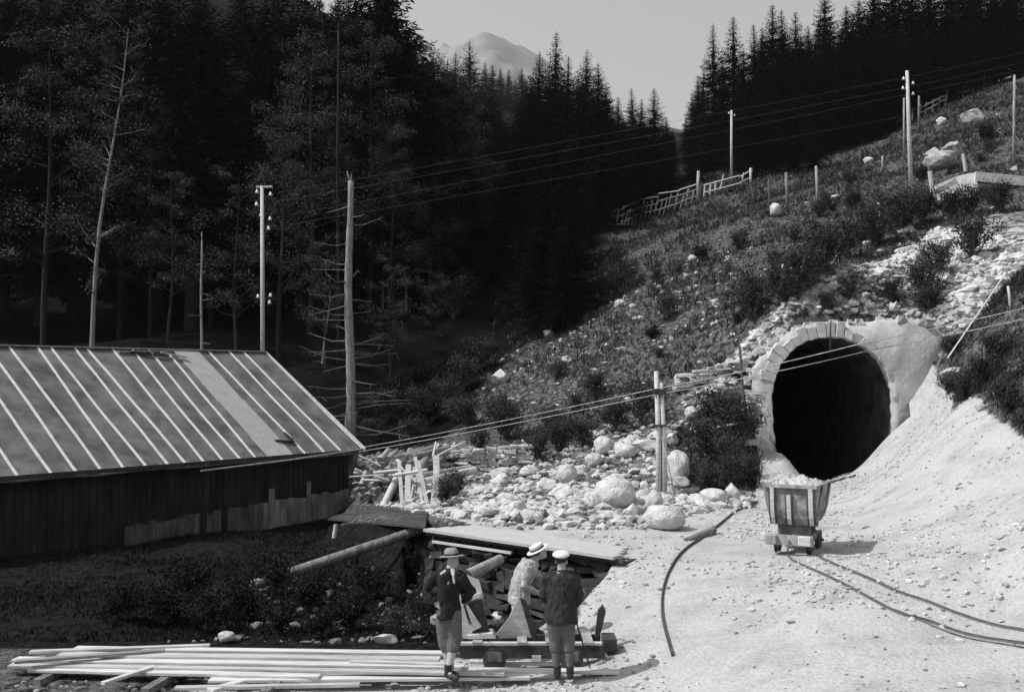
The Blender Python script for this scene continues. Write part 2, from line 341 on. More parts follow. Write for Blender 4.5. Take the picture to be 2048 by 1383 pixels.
def face_mesh():
    A, O = fine(ARCH, 4), fine(OUT, 4); rows = 14; vs = []; n = len(A)
    for r in range(rows + 1):
        t = r / rows
        for i in range(n):
            px = A[i][0] * (1 - t) + O[i][0] * t; py = A[i][1] * (1 - t) + O[i][1] * t
            if r == 0 : px += 3 * math.sin(i * 2.3) * .5; py += 2.0 * math.sin(i * 1.7)
            if r == rows: px += 5 * mnoise.noise((i * .9, 0, 3)); py += 5 * mnoise.noise((i * .9, 5, 3))
            p = W(px, py, PY)
            lean = .6 * t * t * (1 if i > n * .5 else .25) + .06 * mnoise.noise(p * 1.5) + .03 * mnoise.noise(p * 4)
            p.y += lean if r else .05 * math.sin(i * 1.1)
            vs.append(rel(portal, p))
    fs = [(r * n + i, (r + 1) * n + i, (r + 1) * n + i + 1, r * n + i + 1) for r in range(rows) for i in range(n - 1)]
    b = len(vs)                                        # soffit going back and outer rim
    for k, dy in ((0, .32),):
        for i in range(n): v = vs[i].copy(); v.y += dy; vs.append(v)
    fs += [(i, i + 1, b + i + 1, b + i) for i in range(n - 1)]
    b2 = len(vs)
    for i in range(n): v = vs[rows * n + i].copy(); v.y += 2.9; v.z -= .35; vs.append(v)
    fs += [(rows * n + i + 1, rows * n + i, b2 + i, b2 + i + 1) for i in range(n - 1)]
    m = bpy.data.meshes.new('surround'); m.from_pydata(vs, [], fs); m.update(); return m
link('surround', face_mesh(), M['plaster'], portal, smooth=True)
def bore():
    A = fine(ARCH, 2); n = len(A); vs = []; D = 16
    for k in range(D + 1):
        for i, (px, py) in enumerate(A):
            p = W(px, py, PY); c = W(1667, 820, PY); e = 1.05 + .08 * mnoise.noise((i * .5, k * .8, 1)) if k else 1.01
            q = c + (p - c) * e; q.y = PY + .3 + k * 1.9; q.x += .25 * k * k * .06; vs.append(rel(portal, q))
    fs = [(k * n + i, k * n + i + 1, (k + 1) * n + i + 1, (k + 1) * n + i) for k in range(D) for i in range(n - 1)]
    fs += [tuple(range(D * n, D * n + n))]
    fs += [(k * n, (k + 1) * n, (k + 1) * n + n - 1, k * n + n - 1) for k in range(D)]
    m = bpy.data.meshes.new('bore'); m.from_pydata(vs, [], fs); m.update(); return m
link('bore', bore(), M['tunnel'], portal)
# stones of the arch ring
def ring():
    A = [W(px, py, PY) for px, py in ARCH[4:17]]; c = W(1667, 800, PY); k = 0
    path = [A[0]]
    for p in A[1:]: path.append(p)
    seg = [(path[i + 1] - path[i]).length for i in range(len(path) - 1)]; tot = sum(seg); N = 19
    def at(s):
        for i, L in enumerate(seg):
            if s <= L or i == len(seg) - 1: return path[i].lerp(path[i + 1], s / L)
            s -= L
    for j in range(N):
        s0, s1 = tot * (j + random.uniform(.0, .05)) / N, tot * (j + random.uniform(.93, 1)) / N; a, b = at(s0), at(s1); mid = (a + b) / 2
        o = (mid - c); o.y = 0; o.normalize(); L = random.uniform(.3, .6) if j < N * .62 else random.uniform(.28, .36)
        yf = PY - .012 - random.uniform(0, .022) + (.045 if j > N * .62 else 0); mb = MB(); f = 1 + .1
        vs = []
        for dy in (0, .4):
            for p, e in ((a, 0), (b, 0), (b, L), (a, L)):
                q = p + o * e + (p - mid) * (.18 if e else 0); q.y = yf + dy + random.uniform(-.015, .015); vs.append(rel(portal, q + Vector((random.uniform(-.02, .02), 0, random.uniform(-.02, .02)))))
        mb.add(vs, [(0, 1, 2, 3), (7, 6, 5, 4), (0, 4, 5, 1), (1, 5, 6, 2), (2, 6, 7, 3), (3, 7, 4, 0)])
        mb.obj('arch_stone', M['voussoir'], portal, bevel=.02)
ring()

def rim_stones():
    r = random.Random(9); T = fine(OUT, 2); T = [p for p in T if p[1] < 790]
    return [(W(*T[r.randrange(len(T))], PY), r.uniform(.1, 2.6), r.uniform(.05, .18) if r.random() < .9 else r.uniform(.14, .22), r.uniform(-.2, .2)) for _ in range(110)]
# ---------------------------------------------------------------- shed
E0 = W(718, 897, 38.5); E1 = W(20, 950, 28.2)          # front eave, far and near end
u = (E1 - E0); u.z = 0; LEN0 = u.length; u.normalize(); wv = Vector((u.y, -u.x, 0))      # along the eave towards the camera; across the roof
if wv.y < 0: wv = -wv
ZE = (E0.z + E1.z) / 2; ZE0 = E0.z; slope = (E1.z - E0.z) / LEN0
LEN = LEN0 + 2.5; HW = 5.9; RISE = W(525, 704, E0.y + 5.9 * wv.y).z - E0.z; ZB = -1.1
shed = empty('plank_shed', Vector((E0.x, E0.y, -.5)), 'long plank-walled shed with a battened lean roof, left of the rubble slope', 'shed')
def S(a, b, z): # along eave, across roof, absolute z
    return E0 + u * a + wv * b + Vector((0, 0, z - E0.z)) - shed.location
def eave(a): return ZE0 + slope * a
def roofz(a, b): return eave(a) + RISE * (1 - abs(b - HW) / HW) - slope * .0 * a
mroof = mat('tarred_roof_sheeting', .125, ns=1.1, amp=.5, bump=.25, bs=20, stretch=(1, 1, 1), detail=10)
mbat = mat('roof_batten', .6, ns=5, amp=.12, bump=.1)
mstrip = mat('new_roof_sheeting', .34, ns=3, amp=.12, bump=.2)
def roofslab(a0, a1, b0, b1, t, lift, name, mt, jit=0):
    na, nb = max(2, int((a1 - a0) / .4)), 14; vs = []; fs = []
    for s in (0, 1):
        for i in range(na + 1):
            for j in range(nb + 1):
                a = a0 + (a1 - a0) * i / na; b = b0 + (b1 - b0) * j / nb; p = S(a, b, roofz(a, b) + lift - t * s)
                if jit: p.z += jit * mnoise.noise((a * .6, b * .5, 2)); 
                if jit and j == 0: p += wv * (.12 * mnoise.noise((a * 2.0, 1, 1)))
                vs.append(p)
    k = (na + 1) * (nb + 1)
    for i in range(na):
        for j in range(nb):
            q = (i * (nb + 1) + j, (i + 1) * (nb + 1) + j, (i + 1) * (nb + 1) + j + 1, i * (nb + 1) + j + 1)
            fs.append(q); fs.append(tuple(x + k for x in reversed(q)))
    for i in range(na):
        a_, b_ = i * (nb + 1), (i + 1) * (nb + 1); fs.append((b_, a_, a_ + k, b_ + k)); fs.append((a_ + nb, b_ + nb, b_ + nb + k, a_ + nb + k))
    for j in range(nb):
        fs.append((j, j + 1, j + 1 + k, j + k)); e = na * (nb + 1); fs.append((e + j + 1, e + j, e + j + k, e + j + 1 + k))
    m = bpy.data.meshes.new(name); m.from_pydata(vs, [], fs); m.update(); return link(name, m, mt, shed)
roof = roofslab(-.05, LEN, -.2, HW, .05, 0, 'roof', mroof, .05)
roofslab(-.05, LEN, HW + .005, 2 * HW + .2, .05, -.02, 'rear_roof', mroof)
# battens: found from where they meet the eave
def eave_a(px):
    for i in range(900):
        a = i * .03 - .2; p = E0 + u * a
        if 1024 + F * p.x / p.y < px: return a
    return LEN
tops = [60, 105, 148, 190, 230, 270, 312, 350, 388, 490, 518, 545]
bots = [205, 248, 292, 337, 372, 408, 445, 480, 515, 610, 640, 675]
for px in [38, 105, 155, 205, 248, 292, 337, 372, 408, 445, 480, 512, 610, 648, 682]:
    a = eave_a(px); mb = MB(); nb = 8; skew = random.uniform(-.04, .04)
    for j in range(nb):
        b0, b1 = -.22 + (HW + .2) * j / nb, -.22 + (HW + .2) * (j + 1) / nb
        j0, j1 = .05 * mnoise.noise((a * .6, b0 * .5, 2)), .05 * mnoise.noise((a * .6, b1 * .5, 2))
        p0, p1 = S(a + skew * b0, b0, roofz(a, b0) + .022 + j0), S(a + skew * b1, b1 + .01, roofz(a, b1) + .022 + j1)
        mb.beam(p0, p1, .072, .045)
    mb.obj('batten', mbat, shed)
aS = eave_a(590); aS1 = eave_a(532)
for j in range(6):
    b0, b1 = -.2 + j * 1.0, -.2 + (j + 1) * 1.0 + .1
    mb = MB(); mid = (aS + aS1) / 2 + random.uniform(-.03, .03)
    mb.beam(S(mid, b0, roofz(0, b0) + eave(mid) - eave(0) + .03), S(mid, min(b1, HW), roofz(0, min(b1, HW)) + eave(mid) - eave(0) + .035 ), abs(aS1 - aS) * .9, .02)
    mb.obj('pale_roof_sheet', mstrip, shed)
rb = MB(); rb.beam(S(-.05, HW, roofz(0, HW) + .03), S(LEN, HW, roofz(LEN, HW) + .03), .22, .05); rb.obj('ridge_board', M['wood_grey'], shed)
fb = MB(); fb.beam(S(-.02, -.22, eave(0) - .06), S(LEN, -.22, eave(LEN) - .06), .04, .13); fb.obj('fascia', M['wood_dark'], shed)
bb = MB(); bb.beam(S(-.09, -.22, eave(0) - .02), S(-.09, HW, roofz(0, HW) - .02), .03, .16); bb.obj('barge_board', M['wood_pale'], shed)
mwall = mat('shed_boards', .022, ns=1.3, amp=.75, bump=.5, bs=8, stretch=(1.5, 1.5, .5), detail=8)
mwall2 = mat('sunlit_shed_boards', .20, ns=1.6, amp=.6, bump=.5, bs=8, stretch=(1.5, 1.5, .6), detail=8)  # paler copy of the wall boards, light put into the colour
wl = MB(); a = .28; zb = lambda a: -.52 + a * -.03
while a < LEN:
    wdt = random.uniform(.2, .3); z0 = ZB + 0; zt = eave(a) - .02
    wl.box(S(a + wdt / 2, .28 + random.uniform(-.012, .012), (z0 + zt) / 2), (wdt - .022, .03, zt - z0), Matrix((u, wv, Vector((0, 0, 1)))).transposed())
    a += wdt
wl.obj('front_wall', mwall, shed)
sk = MB(); a = .28  # overlay boards that paint the lit foot of the wall
mwall3 = mat('half_lit_shed_boards', .09, ns=1.6, amp=.6, bump=.5, bs=8, stretch=(1.5, 1.5, .6), detail=8)  # weaker copy, where the painted light fades towards the near end
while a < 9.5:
    if a > 4.2 and mwall3: sk.obj('lit_foot_boards', mwall2, shed); sk = MB(); mwall2, mwall3 = mwall3, None
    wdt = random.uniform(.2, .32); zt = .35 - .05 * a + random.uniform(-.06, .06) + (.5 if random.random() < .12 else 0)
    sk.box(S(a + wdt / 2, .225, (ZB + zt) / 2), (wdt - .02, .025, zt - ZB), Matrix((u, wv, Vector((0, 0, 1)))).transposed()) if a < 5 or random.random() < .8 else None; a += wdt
sk.obj('lit_foot_boards', mwall2, shed)
iw = MB(); iw.box(S(LEN / 2 + .15, .36, (ZB + 1.2) / 2), (LEN - .4, .05, 1.2 - ZB), Matrix((u, wv, Vector((0, 0, 1)))).transposed()); iw.obj('inner_lining', M['wood_dark'], shed)
gw = MB(); vs = [S(.28, .3, ZB), S(.28, 2 * HW - .3, ZB), S(.28, 2 * HW - .3, eave(0)), S(.28, HW, roofz(0, HW) - .08), S(.28, .3, eave(0) + .1)]
gw.add(vs + [v + u * .05 for v in vs], [(0, 1, 2, 3, 4), (9, 8, 7, 6, 5), (0, 5, 6, 1), (1, 6, 7, 2), (4, 9, 5, 0)]); gw.obj('gable_wall', mwall, shed)
cpn = MB(); cpn.beam(S(.2, .2, ZB), S(.2, .2, eave(0) - .06), .14, .14, up=(0, 1, 0)); cpn.obj('corner_post', mwall2, shed)
for a0, a1 in ():       # shutters under the eave
    f = MB(); am = (a0 + a1) / 2; mz = eave(am) - .85; Mx = Matrix((u, wv, Vector((0, 0, 1)))).transposed()
    f.box(S(am, .215, mz), (a1 - a0 - .1, .05, 1.1), Mx); w_ = f.obj('shutter', M['wood_dark'], shed)
    f2 = MB()
    for k in (-.5, 0, .5): f2.box(S(am, .18, mz + k * 1.08), (a1 - a0 - .06, .03, .03), Mx)
    for k in (-.5, 0, .5): f2.box(S(am + k * (a1 - a0 - .1), .178, mz), (.025, .03, 1.1), Mx)
    f2.obj('shutter_frame', mwall2, w_)
for i in range(18):
    a = .5 + i * 1.0
    if a < LEN - .3:
        r = MB(); r.beam(S(a, -.16, eave(a) - .1), S(a, .35, roofz(a, .35) - .1), .07, .09); r.obj('rafter_end', M['wood_mid'], shed)
# loose things lying on the roof
def roofitem(name, lab, cat, px0, px1, b, dz, w_, grp, L=None, m='wood_grey', skew=0):
    o = empty(name, shed.location, lab, cat, grp); a0, a1 = px0, px1; mb = MB()
    mb.beam(S(a0, b, roofz(a0, b) + dz), S(a1, b + skew, roofz(a1, b + skew) + dz), w_, .05); return mb, o
def loose(lab, a0, b0, a1, b1, lift, w_=.12, th=.05, m='wood_mid', name='loose_board', cat='board', grp='boards left on the shed roof'):
    p0, p1 = S(a0, b0, roofz(a0, b0) + lift) + shed.location, S(a1, b1, roofz(a1, b1) + lift) + shed.location
    mb = MB(); mb.beam(p0 - p0, p1 - p0, w_, th); o = mb.obj(name, M[m], None); o.location = p0; return tag(o, lab, cat, grp)
ar = eave_a(512)
loose('long grey board lying along the ridge of the shed roof', ar - .4, 5.7, ar + 1.9, 5.6, .09, m='wood_grey')
loose('dark board lying askew just below the shed ridge', ar + .1, 5.3, ar + 1.4, 5.55, .12, m='wood_dark')
loose('short pale board end poking over the shed ridge', ar - .7, 5.2, ar + .2, 5.5, .16, m='wood_pale')
ah = eave_a(595)
loose('short black board lying near the eave on the pale roof strip', ah - .3, .5, ah + .45, .62, .08, .16, m='wood_dark')
loose('black wedge of wood standing by the pale roof strip at the eave', ah - .28, .55, ah - .2, .95, .1, .1, m='wood_dark')
pole_ = MB(); p0, p1 = W(402, 941, E0.y - 6.5), W(726, 897, E0.y - 1.0)
pole_.tube([Vector(), (p1 - p0) * .5 - Vector((0, 0, .04)), p1 - p0], [.03, .035, .03], 6); o = pole_.obj('thin_pole', M['wood_grey']); o.location = p0; tag(o, 'thin pale pole slung just under the front eave of the shed', 'pole')

# ---------------------------------------------------------------- timber deck at the yard edge
dk = empty('timber_landing', WZ(1040, 1085, .95), 'long timber landing edge with pale top above the dark gully behind the men', 'landing stage')
A0, A1 = Vector((-1.72, 22.72, .95)), Vector((2.25, 18.95, .93)); dv = (A1 - A0).normalized(); dn = Vector((dv.y, -dv.x, 0)); dn = dn if dn.y < 0 else -dn
def dkobj(mb, nm, m_):
    mb.v = [tuple(Vector(v) - dk.location) for v in mb.v]; return mb.obj(nm, m_, dk)
for i in range(4):
    mb = MB(); off = dn * (.22 - .32 * i); mb.beam(A0 + off + dv * .1 * i, A1 + off - dv * (.15 + .2 * i) - Vector((0, 0, .012 * i)), .31, .06); dkobj(mb, 'deck_board', M['wood_dusty'])
mb = MB(); mb.beam(A0 + dn * .24 + Vector((0, 0, -.07)), A1 + dn * .24 + Vector((0, 0, -.07)), .08, .08); dkobj(mb, 'edge_beam', M['wood_dark'])
mb = MB(); mb.beam(A0 + dn * .36 + dv * .3 + Vector((0, 0, -.22)), A0 + dn * .36 + dv * 2.7 + Vector((0, 0, -.2)), .05, .05); dkobj(mb, 'guard_pole', M['wood_pale'])
mb = MB()
LD = (A1 - A0).length; _r = random.Random(4)
for i in range(9):
    s_ = _r.uniform(-.2, 0)
    while s_ < LD - .1:
        l_ = _r.uniform(.18, .5); p_ = A0 + dv * (s_ + l_ / 2) - dn * (.12 - .035 * i + _r.uniform(-.09, .09)) + Vector((0, 0, -.2 - i * .19)); mb.box(p_, (l_ * .95, .4, _r.uniform(.12, .19)), Matrix((dv, Vector((-dv.y, dv.x, 0)), Vector((0, 0, 1)))).transposed() @ Matrix.Rotation(_r.uniform(-.15, .15), 3, 'Y'), .05); s_ += l_
dkobj(mb, 'stonework', M['stone_pit'])
for i in range(0):
    p = A0 + dv * (.25 + i * 2.6) + dn * .05; mb = MB(); mb.tube([(p.x, p.y, -1.2), (p.x, p.y, p.z - .24)], .09, 8); dkobj(mb, 'post', M['wood_dark'])

rp = empty('plank_ramp', W(750, 1045, 27), 'dark worn plank ramp leading from the landing towards the shed corner', 'ramp')
q0, q1, q2, q3 = G(645, 1045) + Vector((0, 0, .15)), G(770, 1014) + Vector((0, 0, .15)), G(855, 1026) + Vector((0, 0, .08)), Vector((-1.95, 22.7, .99))
for i in range(9):
    t0, t1 = i / 9 + .006, (i + 1) / 9 - .006; a0, a1, b0, b1 = q0.lerp(q1, t0), q0.lerp(q1, t1), q3.lerp(q2, t0), q3.lerp(q2, t1); dz_ = Vector((0, 0, random.uniform(-.015, .015))); mb = MB()
    vs = [v - rp.location + dz_ for v in (a0, b0, b1, a1)]; mb.add(vs + [v - Vector((0, 0, .05)) for v in vs], [(0, 1, 2, 3), (7, 6, 5, 4), (0, 4, 5, 1), (1, 5, 6, 2), (2, 6, 7, 3), (3, 7, 4, 0)]); mb.obj('ramp_board', M['wood_dark'], rp)
# ---------------------------------------------------------------- spruces
def kites(P, D, Nn, L, Wd):
    "narrow leaf-shaped quads: base point P, direction D, side vector Nn"
    P, D, Nn = map(np.asarray, (P, D, Nn)); L = np.asarray(L)[:, None]; Wd = np.asarray(Wd)[:, None]
    v = np.stack([P, P + D * L * .45 + Nn * Wd, P + D * L, P + D * L * .45 - Nn * Wd], 1).reshape(-1, 3)
    return v, np.arange(len(v)).reshape(-1, 4)
def unit(a): return a / (np.linalg.norm(a, axis=-1, keepdims=True) + 1e-9)
def spruce(seed, Ht=20.0, Rad=3.0, z0=.12, dens=1.0, gappy=.0, droop=.35):
    r = np.random.default_rng(seed); P = []; D = []; S_ = []; L = []; Wd = []; tb = MB()
    bend = r.uniform(-.25, .25, 2)
    def axis(z): return np.array([bend[0] * math.sin(z / Ht * 3), bend[1] * math.sin(z / Ht * 2.5), z])
    tb.tube([axis(-.8), axis(Ht * .1), axis(Ht * .4), axis(Ht * .75), axis(Ht)], [.30, .24, .18, .09, .012], 7)
    z = Ht * z0
    while z < Ht * .985:
        t = (z - Ht * z0) / (Ht * (1 - z0)); rr = Rad * (1 - t) ** .82 * (.55 + .45 * min(1, t * 6 + .35))
        nb = int(r.integers(5, 8)); ph = r.uniform(0, 6.28)
        for b in range(nb):
            if r.random() < gappy: continue
            ang = ph + b * 6.283 / nb + r.uniform(-.3, .3); Lb = rr * r.uniform(.5, 1.3) + .05
            out = np.array([math.cos(ang), math.sin(ang), 0]); side = np.array([-out[1], out[0], 0]); base = axis(z)
            up = .25 * t - droop * (1 - t)
            n = max(3, int(Lb * 4.2 * dens)); ss = np.linspace(.12, 1, n)
            pts = base + out * (ss * Lb)[:, None] + np.array([0, 0, 1]) * ((up * ss + .16 * ss ** 3) * Lb)[:, None]
            if Lb > .8: tb.tube([base, pts[len(pts) // 2], pts[-1]], [.035, .02, .006], 3, cap=False)
            for k in range(n):
                w = (1 - ss[k] * .62) * min(1, Lb / 1.4)
                for sg in (-1, 1):
                    d = out * r.uniform(.45, .95) + side * sg * r.uniform(.5, 1) + np.array([0, 0, r.uniform(-.45, .05)])
                    P.append(pts[k]); D.append(d); q = min(1, .38 + (1 - t) * 2.5); L.append(r.uniform(.4, .75) * (.45 + w) * q); Wd.append(r.uniform(.05, .10) * (.5 + w) * q)
                    S_.append(np.cross(d, [r.uniform(-.5, .5), r.uniform(-.5, .5), 1]))
                d = np.array([0, 0, -1]) + out * r.uniform(0, .6) + side * r.uniform(-.5, .5)
                P.append(pts[k]); D.append(d); L.append(r.uniform(.25, .5) * (.4 + w) * q); Wd.append(r.uniform(.05, .09) * q); S_.append(side + out * r.uniform(-1, 1))
            P.append(pts[-1]); D.append(out + np.array([0, 0, up + .35])); L.append(r.uniform(.25, .45) * q); Wd.append(.05 * q); S_.append(side)
        z += Ht * r.uniform(.010, .022) * (1.1 - .35 * t) / max(.6, dens ** .5)
    P.append(axis(Ht * .97)); D.append(np.array([0, 0, 1.])); L.append(.7); Wd.append(.05); S_.append(np.array([1., 0, 0]))
    v, f = kites(P, unit(np.array(D)), unit(np.array(S_)), L, Wd)
    cm = mesh_np('crown', v, f); cm.materials.append(M['needles']); tm = tb.mesh('trunk'); tm.materials.append(M['bark_dark'])
    return cm, tm, Ht
SPR = [spruce(1, Rad=3.4), spruce(2, Rad=3.0, gappy=.08), spruce(3, Rad=3.9, dens=.9), spruce(4, Rad=2.9, gappy=.16), spruce(5, Rad=3.6, z0=.3), spruce(6, Rad=2.6, z0=.05, gappy=.25)]
def tree(kind, x, y, ht, label, cat='spruce', group=None, wid=1.0, far=False, name='spruce_tree', z=None):
    cm, tm, Ht = SPR[kind]; s = ht / Ht; zz = h1(x, y) - .2 if z is None else z
    o = empty(name, (x, y, zz), label, cat, group, rot=(0, 0, random.uniform(0, 6.28)), scale=(s * wid * 1.45, s * wid * 1.45, s))
    c = link('crown', cm, None, o); t = link('trunk', tm, None, o)
    return o
def tree_px(kind, px, ptop, Y, label, group=None, wid=1.0, minh=5):
    p = W(px, ptop, Y); zg = h1(p.x, p.y); return tree(kind, p.x, p.y, max(minh, p.z - zg + .2), label, group=group, wid=wid)
def tree_g(kind, px, pb, ptop, label, group=None, wid=1.0):
    g = G(px, pb); p = W(px, ptop, g.y); return tree(kind, g.x, g.y, max(5, p.z - g.z), label, group=group, wid=wid)
for i, (px, pb, pt) in enumerate([(1490, 350, 200), (1528, 342, 165), (1565, 335, 190), (1600, 326, 150), (1638, 316, 170), (1672, 308, 190), (1706, 298, 150), (1742, 288, 185), (1780, 272, 150), (1385, 372, 235), (1340, 395, 260), (1300, 420, 270)]):
    tree_g([2, 0, 2][i % 3], px, pb, pt, 'spruce', 'spruces along the lower edge of the right wood' if px > 1400 else 'spruces at the foot of the middle clump', .9)
g1 = 'spruces of the clump in the valley middle'
l1 = 'dark spruce packed among others in the clump at the valley middle'
special = {1113: 'tallest spike-topped spruce of the middle clump, standing clear against the sky', 1175: 'broad twin-like spruce top just right of the tallest spike in the middle clump',
           1310: 'slender spruce with open branches at the right end of the middle clump'}
for px, pt, Y, k, w in [(1113, 62, 96, 3, .8), (1080, 104, 99, 1, .9), (1138, 112, 98, 3, .8), (1175, 98, 95, 2, .75), (1194, 124, 97, 0, .8), (1098, 135, 92, 2, 1), (1060, 150, 97, 2, .9), (1155, 145, 90, 2, 1),
                        (1215, 170, 96, 0, .9), (1236, 192, 94, 1, .9), (1262, 176, 102, 3, .8), (1284, 196, 100, 1, .9), (1309, 174, 99, 5, 1.1), (1332, 232, 102, 1, .9), (1128, 165, 84, 2, 1), (1190, 190, 86, 2, 1.1),
                        (1075, 190, 88, 2, 1.1), (1245, 235, 88, 2, 1.1), (1290, 255, 92, 2, 1.1), (1320, 275, 96, 0, 1), (1040, 205, 90, 0, 1.1), (1150, 240, 78, 2, 1), (1215, 270, 80, 2, 1), (1090, 260, 78, 0, 1), (1265, 300, 84, 2, 1), (1345, 290, 112, 1, .8), (1310, 320, 86, 2, .8)]:
    tree_px(k, px, pt, Y, special.get(px, l1), None if px in special else g1, w)
g2 = 'spruces on the left skyline'
for px, pt, Y, k, w in [(912, 105, 118, 2, .8), (965, 150, 122, 1, .9), (985, 175, 118, 2, 1), (930, 150, 110, 0, 1), (960, 200, 108, 2, 1), (1000, 215, 104, 2, 1), (890, 130, 104, 2, 1)]:
    tree_px(k, px, pt, Y, 'spruce on the skyline left of the valley gap, crowded by its neighbours', g2, w)
tree_px(2, 941, 78, 120, 'broad-topped spruce rising above the left skyline beside the hazy gap', None, .72)
g3 = 'far hazy spruces in the valley gap'
for px, pt, Y in [(985, 128, 300), (1018, 138, 310), (1043, 135, 320), (1000, 160, 290), (1030, 165, 300), (1052, 160, 300), (1065, 175, 310), (970, 165, 290)]:
    tree_px(3, px, pt, Y, 'small faint spruce far off in the hazy gap of the valley', g3, 1.0, 16)
g4 = 'spruces of the dark wood at upper right'
l4 = 'dark spruce crowded in the wood at the upper right of the slope'
sp4 = {1425: 'thin spire-topped spruce, left of the two standing above the right wood edge', 1465: 'taller open-branched spire spruce, right of the two above the right wood edge', 1545: 'spruce with tufted top touching the upper edge, right of the pair of spires'}
for px, pt, Y, k, w in [(1372, 232, 118, 1, .8), (1384, 185, 115, 3, .9), (1396, 150, 113, 1, .9), (1408, 135, 112, 3, .8), (1425, 46, 108, 5, .8), (1444, 110, 110, 1, .9), (1465, 30, 106, 5, .95), (1487, 100, 108, 1, .9), (1506, 48, 108, 3, .8), (1527, 52, 106, 0, .7),
                        (1545, 8, 105, 3, .9), (1562, 18, 106, 1, .8), (1590, 22, 107, 3, .9), (1614, 50, 106, 0, .8), (1638, 38, 105, 2, .7), (1662, 34, 105, 2, .8), (1692, 10, 104, 0, .9), (1650, -30, 135, 3, .8), (1720, -10, 104, 2, 1), (1750, -30, 103, 0, 1), (1785, -60, 102, 2, 1),
                        (1820, -60, 102, 1, 1), (1860, -50, 102, 2, 1), (1900, -80, 101, 0, 1), (1940, -80, 101, 2, 1), (1985, -90, 100, 0, 1), (2030, -90, 100, 2, 1), (2080, -90, 100, 1, 1),
                        (1410, 225, 100, 2, .8), (1440, 190, 99, 2, .9), (1475, 165, 98, 0, .9), (1510, 140, 98, 2, 1), (1550, 120, 97, 2, .9), (1590, 110, 97, 0, 1), (1630, 120, 96, 2, 1), (1670, 100, 95, 2, 1), (1715, 80, 94, 0, 1), (1760, 70, 94, 2, .9), (1805, 60, 96, 2, .9), (1850, 40, 98, 0, 1), (1900, 30, 98, 2, .9), (1950, 20, 98, 2, .9), (2000, 20, 98, 0, 1), (2050, 0, 98, 2, 1),
                        (1495, 215, 92, 2, .8), (1540, 200, 91, 2, .8), (1585, 190, 89, 0, .9), (1625, 185, 88, 2, .7), (1520, 90, 120, 2, 1), (1600, 70, 120, 2, 1), (1680, 60, 118, 2, 1), (1570, 60, 115, 2, 1), (1740, 30, 115, 2, 1)]:
    tree_px(k, px, pt, Y, sp4.get(px, l4), None if px in sp4 else g4, w)
# the wooded slope behind the shed
g5 = 'spruces of the dark wood on the left'
k = 0
for Y, x0, x1, st, tp in ((62, -120, 860, 74, -60), (74, -60, 905, 66, -20), (88, -40, 905, 62, 0), (104, 560, 900, 50, 40)):
    px = x0
    while px < x1:
        p = px + random.uniform(-18, 18); lim = -200
        if p > 770: lim = np.interp(p, [770, 800, 830, 860, 900, 930], [-40, 20, 60, 95, 120, 150])
        top = max(lim, tp + random.uniform(-60, 60) if p < 770 else lim + random.uniform(0, 40)) + (0 if p > 700 else 0)
        tree_px([0, 2, 4, 2, 1][k % 5], p, top, Y + random.uniform(-4, 4), 'dark spruce in the unbroken shadowed wood behind the shed', g5, random.uniform(.85, 1.1)); k += 1; px += st
for px, pt, Y, kk, w in [(1103, 335, 60, 2, 1.15), (1075, 425, 55, 2, 1.15), (1150, 400, 56, 0, 1.15), (1125, 455, 53, 2, 1.0), (1010, 330, 66, 2, .9), (930, 300, 66, 4, .9), (860, 300, 62, 4, .8), (790, 330, 60, 4, .8), (1180, 395, 72, 2, .8), (1060, 400, 74, 2, .9), (960, 400, 75, 2, .9)]:
    tree_px(kk, px, pt, Y, 'big dark spruce with a bare lower trunk at the meadow edge right of centre' if px == 1103 else 'dark spruce between the bare snag and the meadow', None if px == 1103 else 'spruces between the snag and the meadow', w)

# ---------------------------------------------------------------- broad-leaved trees and shrubs
def leaftree(seed, Ht, spread, nclump, nleaf, leaf=.11, trunk=.12, m='leaf', lean=(0, 0), bark='bark_pale', first=.25, shrub=False):
    r = np.random.default_rng(seed); tb = MB(); P = []
    n = 9; ax = [np.array([lean[0] * t ** 1.2 + .12 * math.sin(t * 7 + seed), lean[1] * t, Ht * t]) for t in np.linspace(0, 1, n)]
    if not shrub: tb.tube([ax[0] - np.array([0, 0, .5])] + ax[1:], list(np.linspace(trunk, .015, n)), 7)
    def axp(t): i = min(int(t * (n - 1)), n - 2); f = t * (n - 1) - i; return ax[i] * (1 - f) + ax[i + 1] * f
    for c in range(nclump):
        t = r.uniform(first, 1) if not shrub else r.uniform(.0, .3); a = r.uniform(0, 6.28); L = spread * (r.uniform(.35, 1)) * (1 - .5 * t if not shrub else 1)
        st = axp(t); el = r.uniform(.1, .8) if not shrub else r.uniform(.5, 1.4)
        e = st + np.array([math.cos(a) * L * math.cos(el), math.sin(a) * L * math.cos(el), L * math.sin(el) * (1 if not shrub else Ht / spread)])
        mid = (st + e) / 2 + r.normal(0, .08, 3) * L; tb.tube([st, mid, e], [trunk * .3 * (1 - t) + .012, .014, .006], 4, cap=False)
        k = int(nleaf * r.uniform(.5, 1.3)); tt = r.uniform(.35, 1.1, k)[:, None]; cpt = mid * (1 - tt) + e * tt + r.normal(0, .16, (k, 3)) * L * np.array([1, 1, .6]); P.append(cpt)
    P = np.concatenate(P); k = len(P); D = unit(r.normal(0, 1, (k, 3)) + [0, 0, -.3]); S_ = unit(np.cross(D, unit(r.normal(0, .6, (k, 3)) + [0, 0, 1])))
    v, f = kites(P, D, S_, r.uniform(.6, 1.4, k) * leaf, r.uniform(.25, .4, k) * leaf)
    cm = mesh_np('foliage', v, f); cm.materials.append(M[m]); tm = tb.mesh('trunk' if not shrub else 'stem'); tm.materials.append(M[bark]); return cm, tm
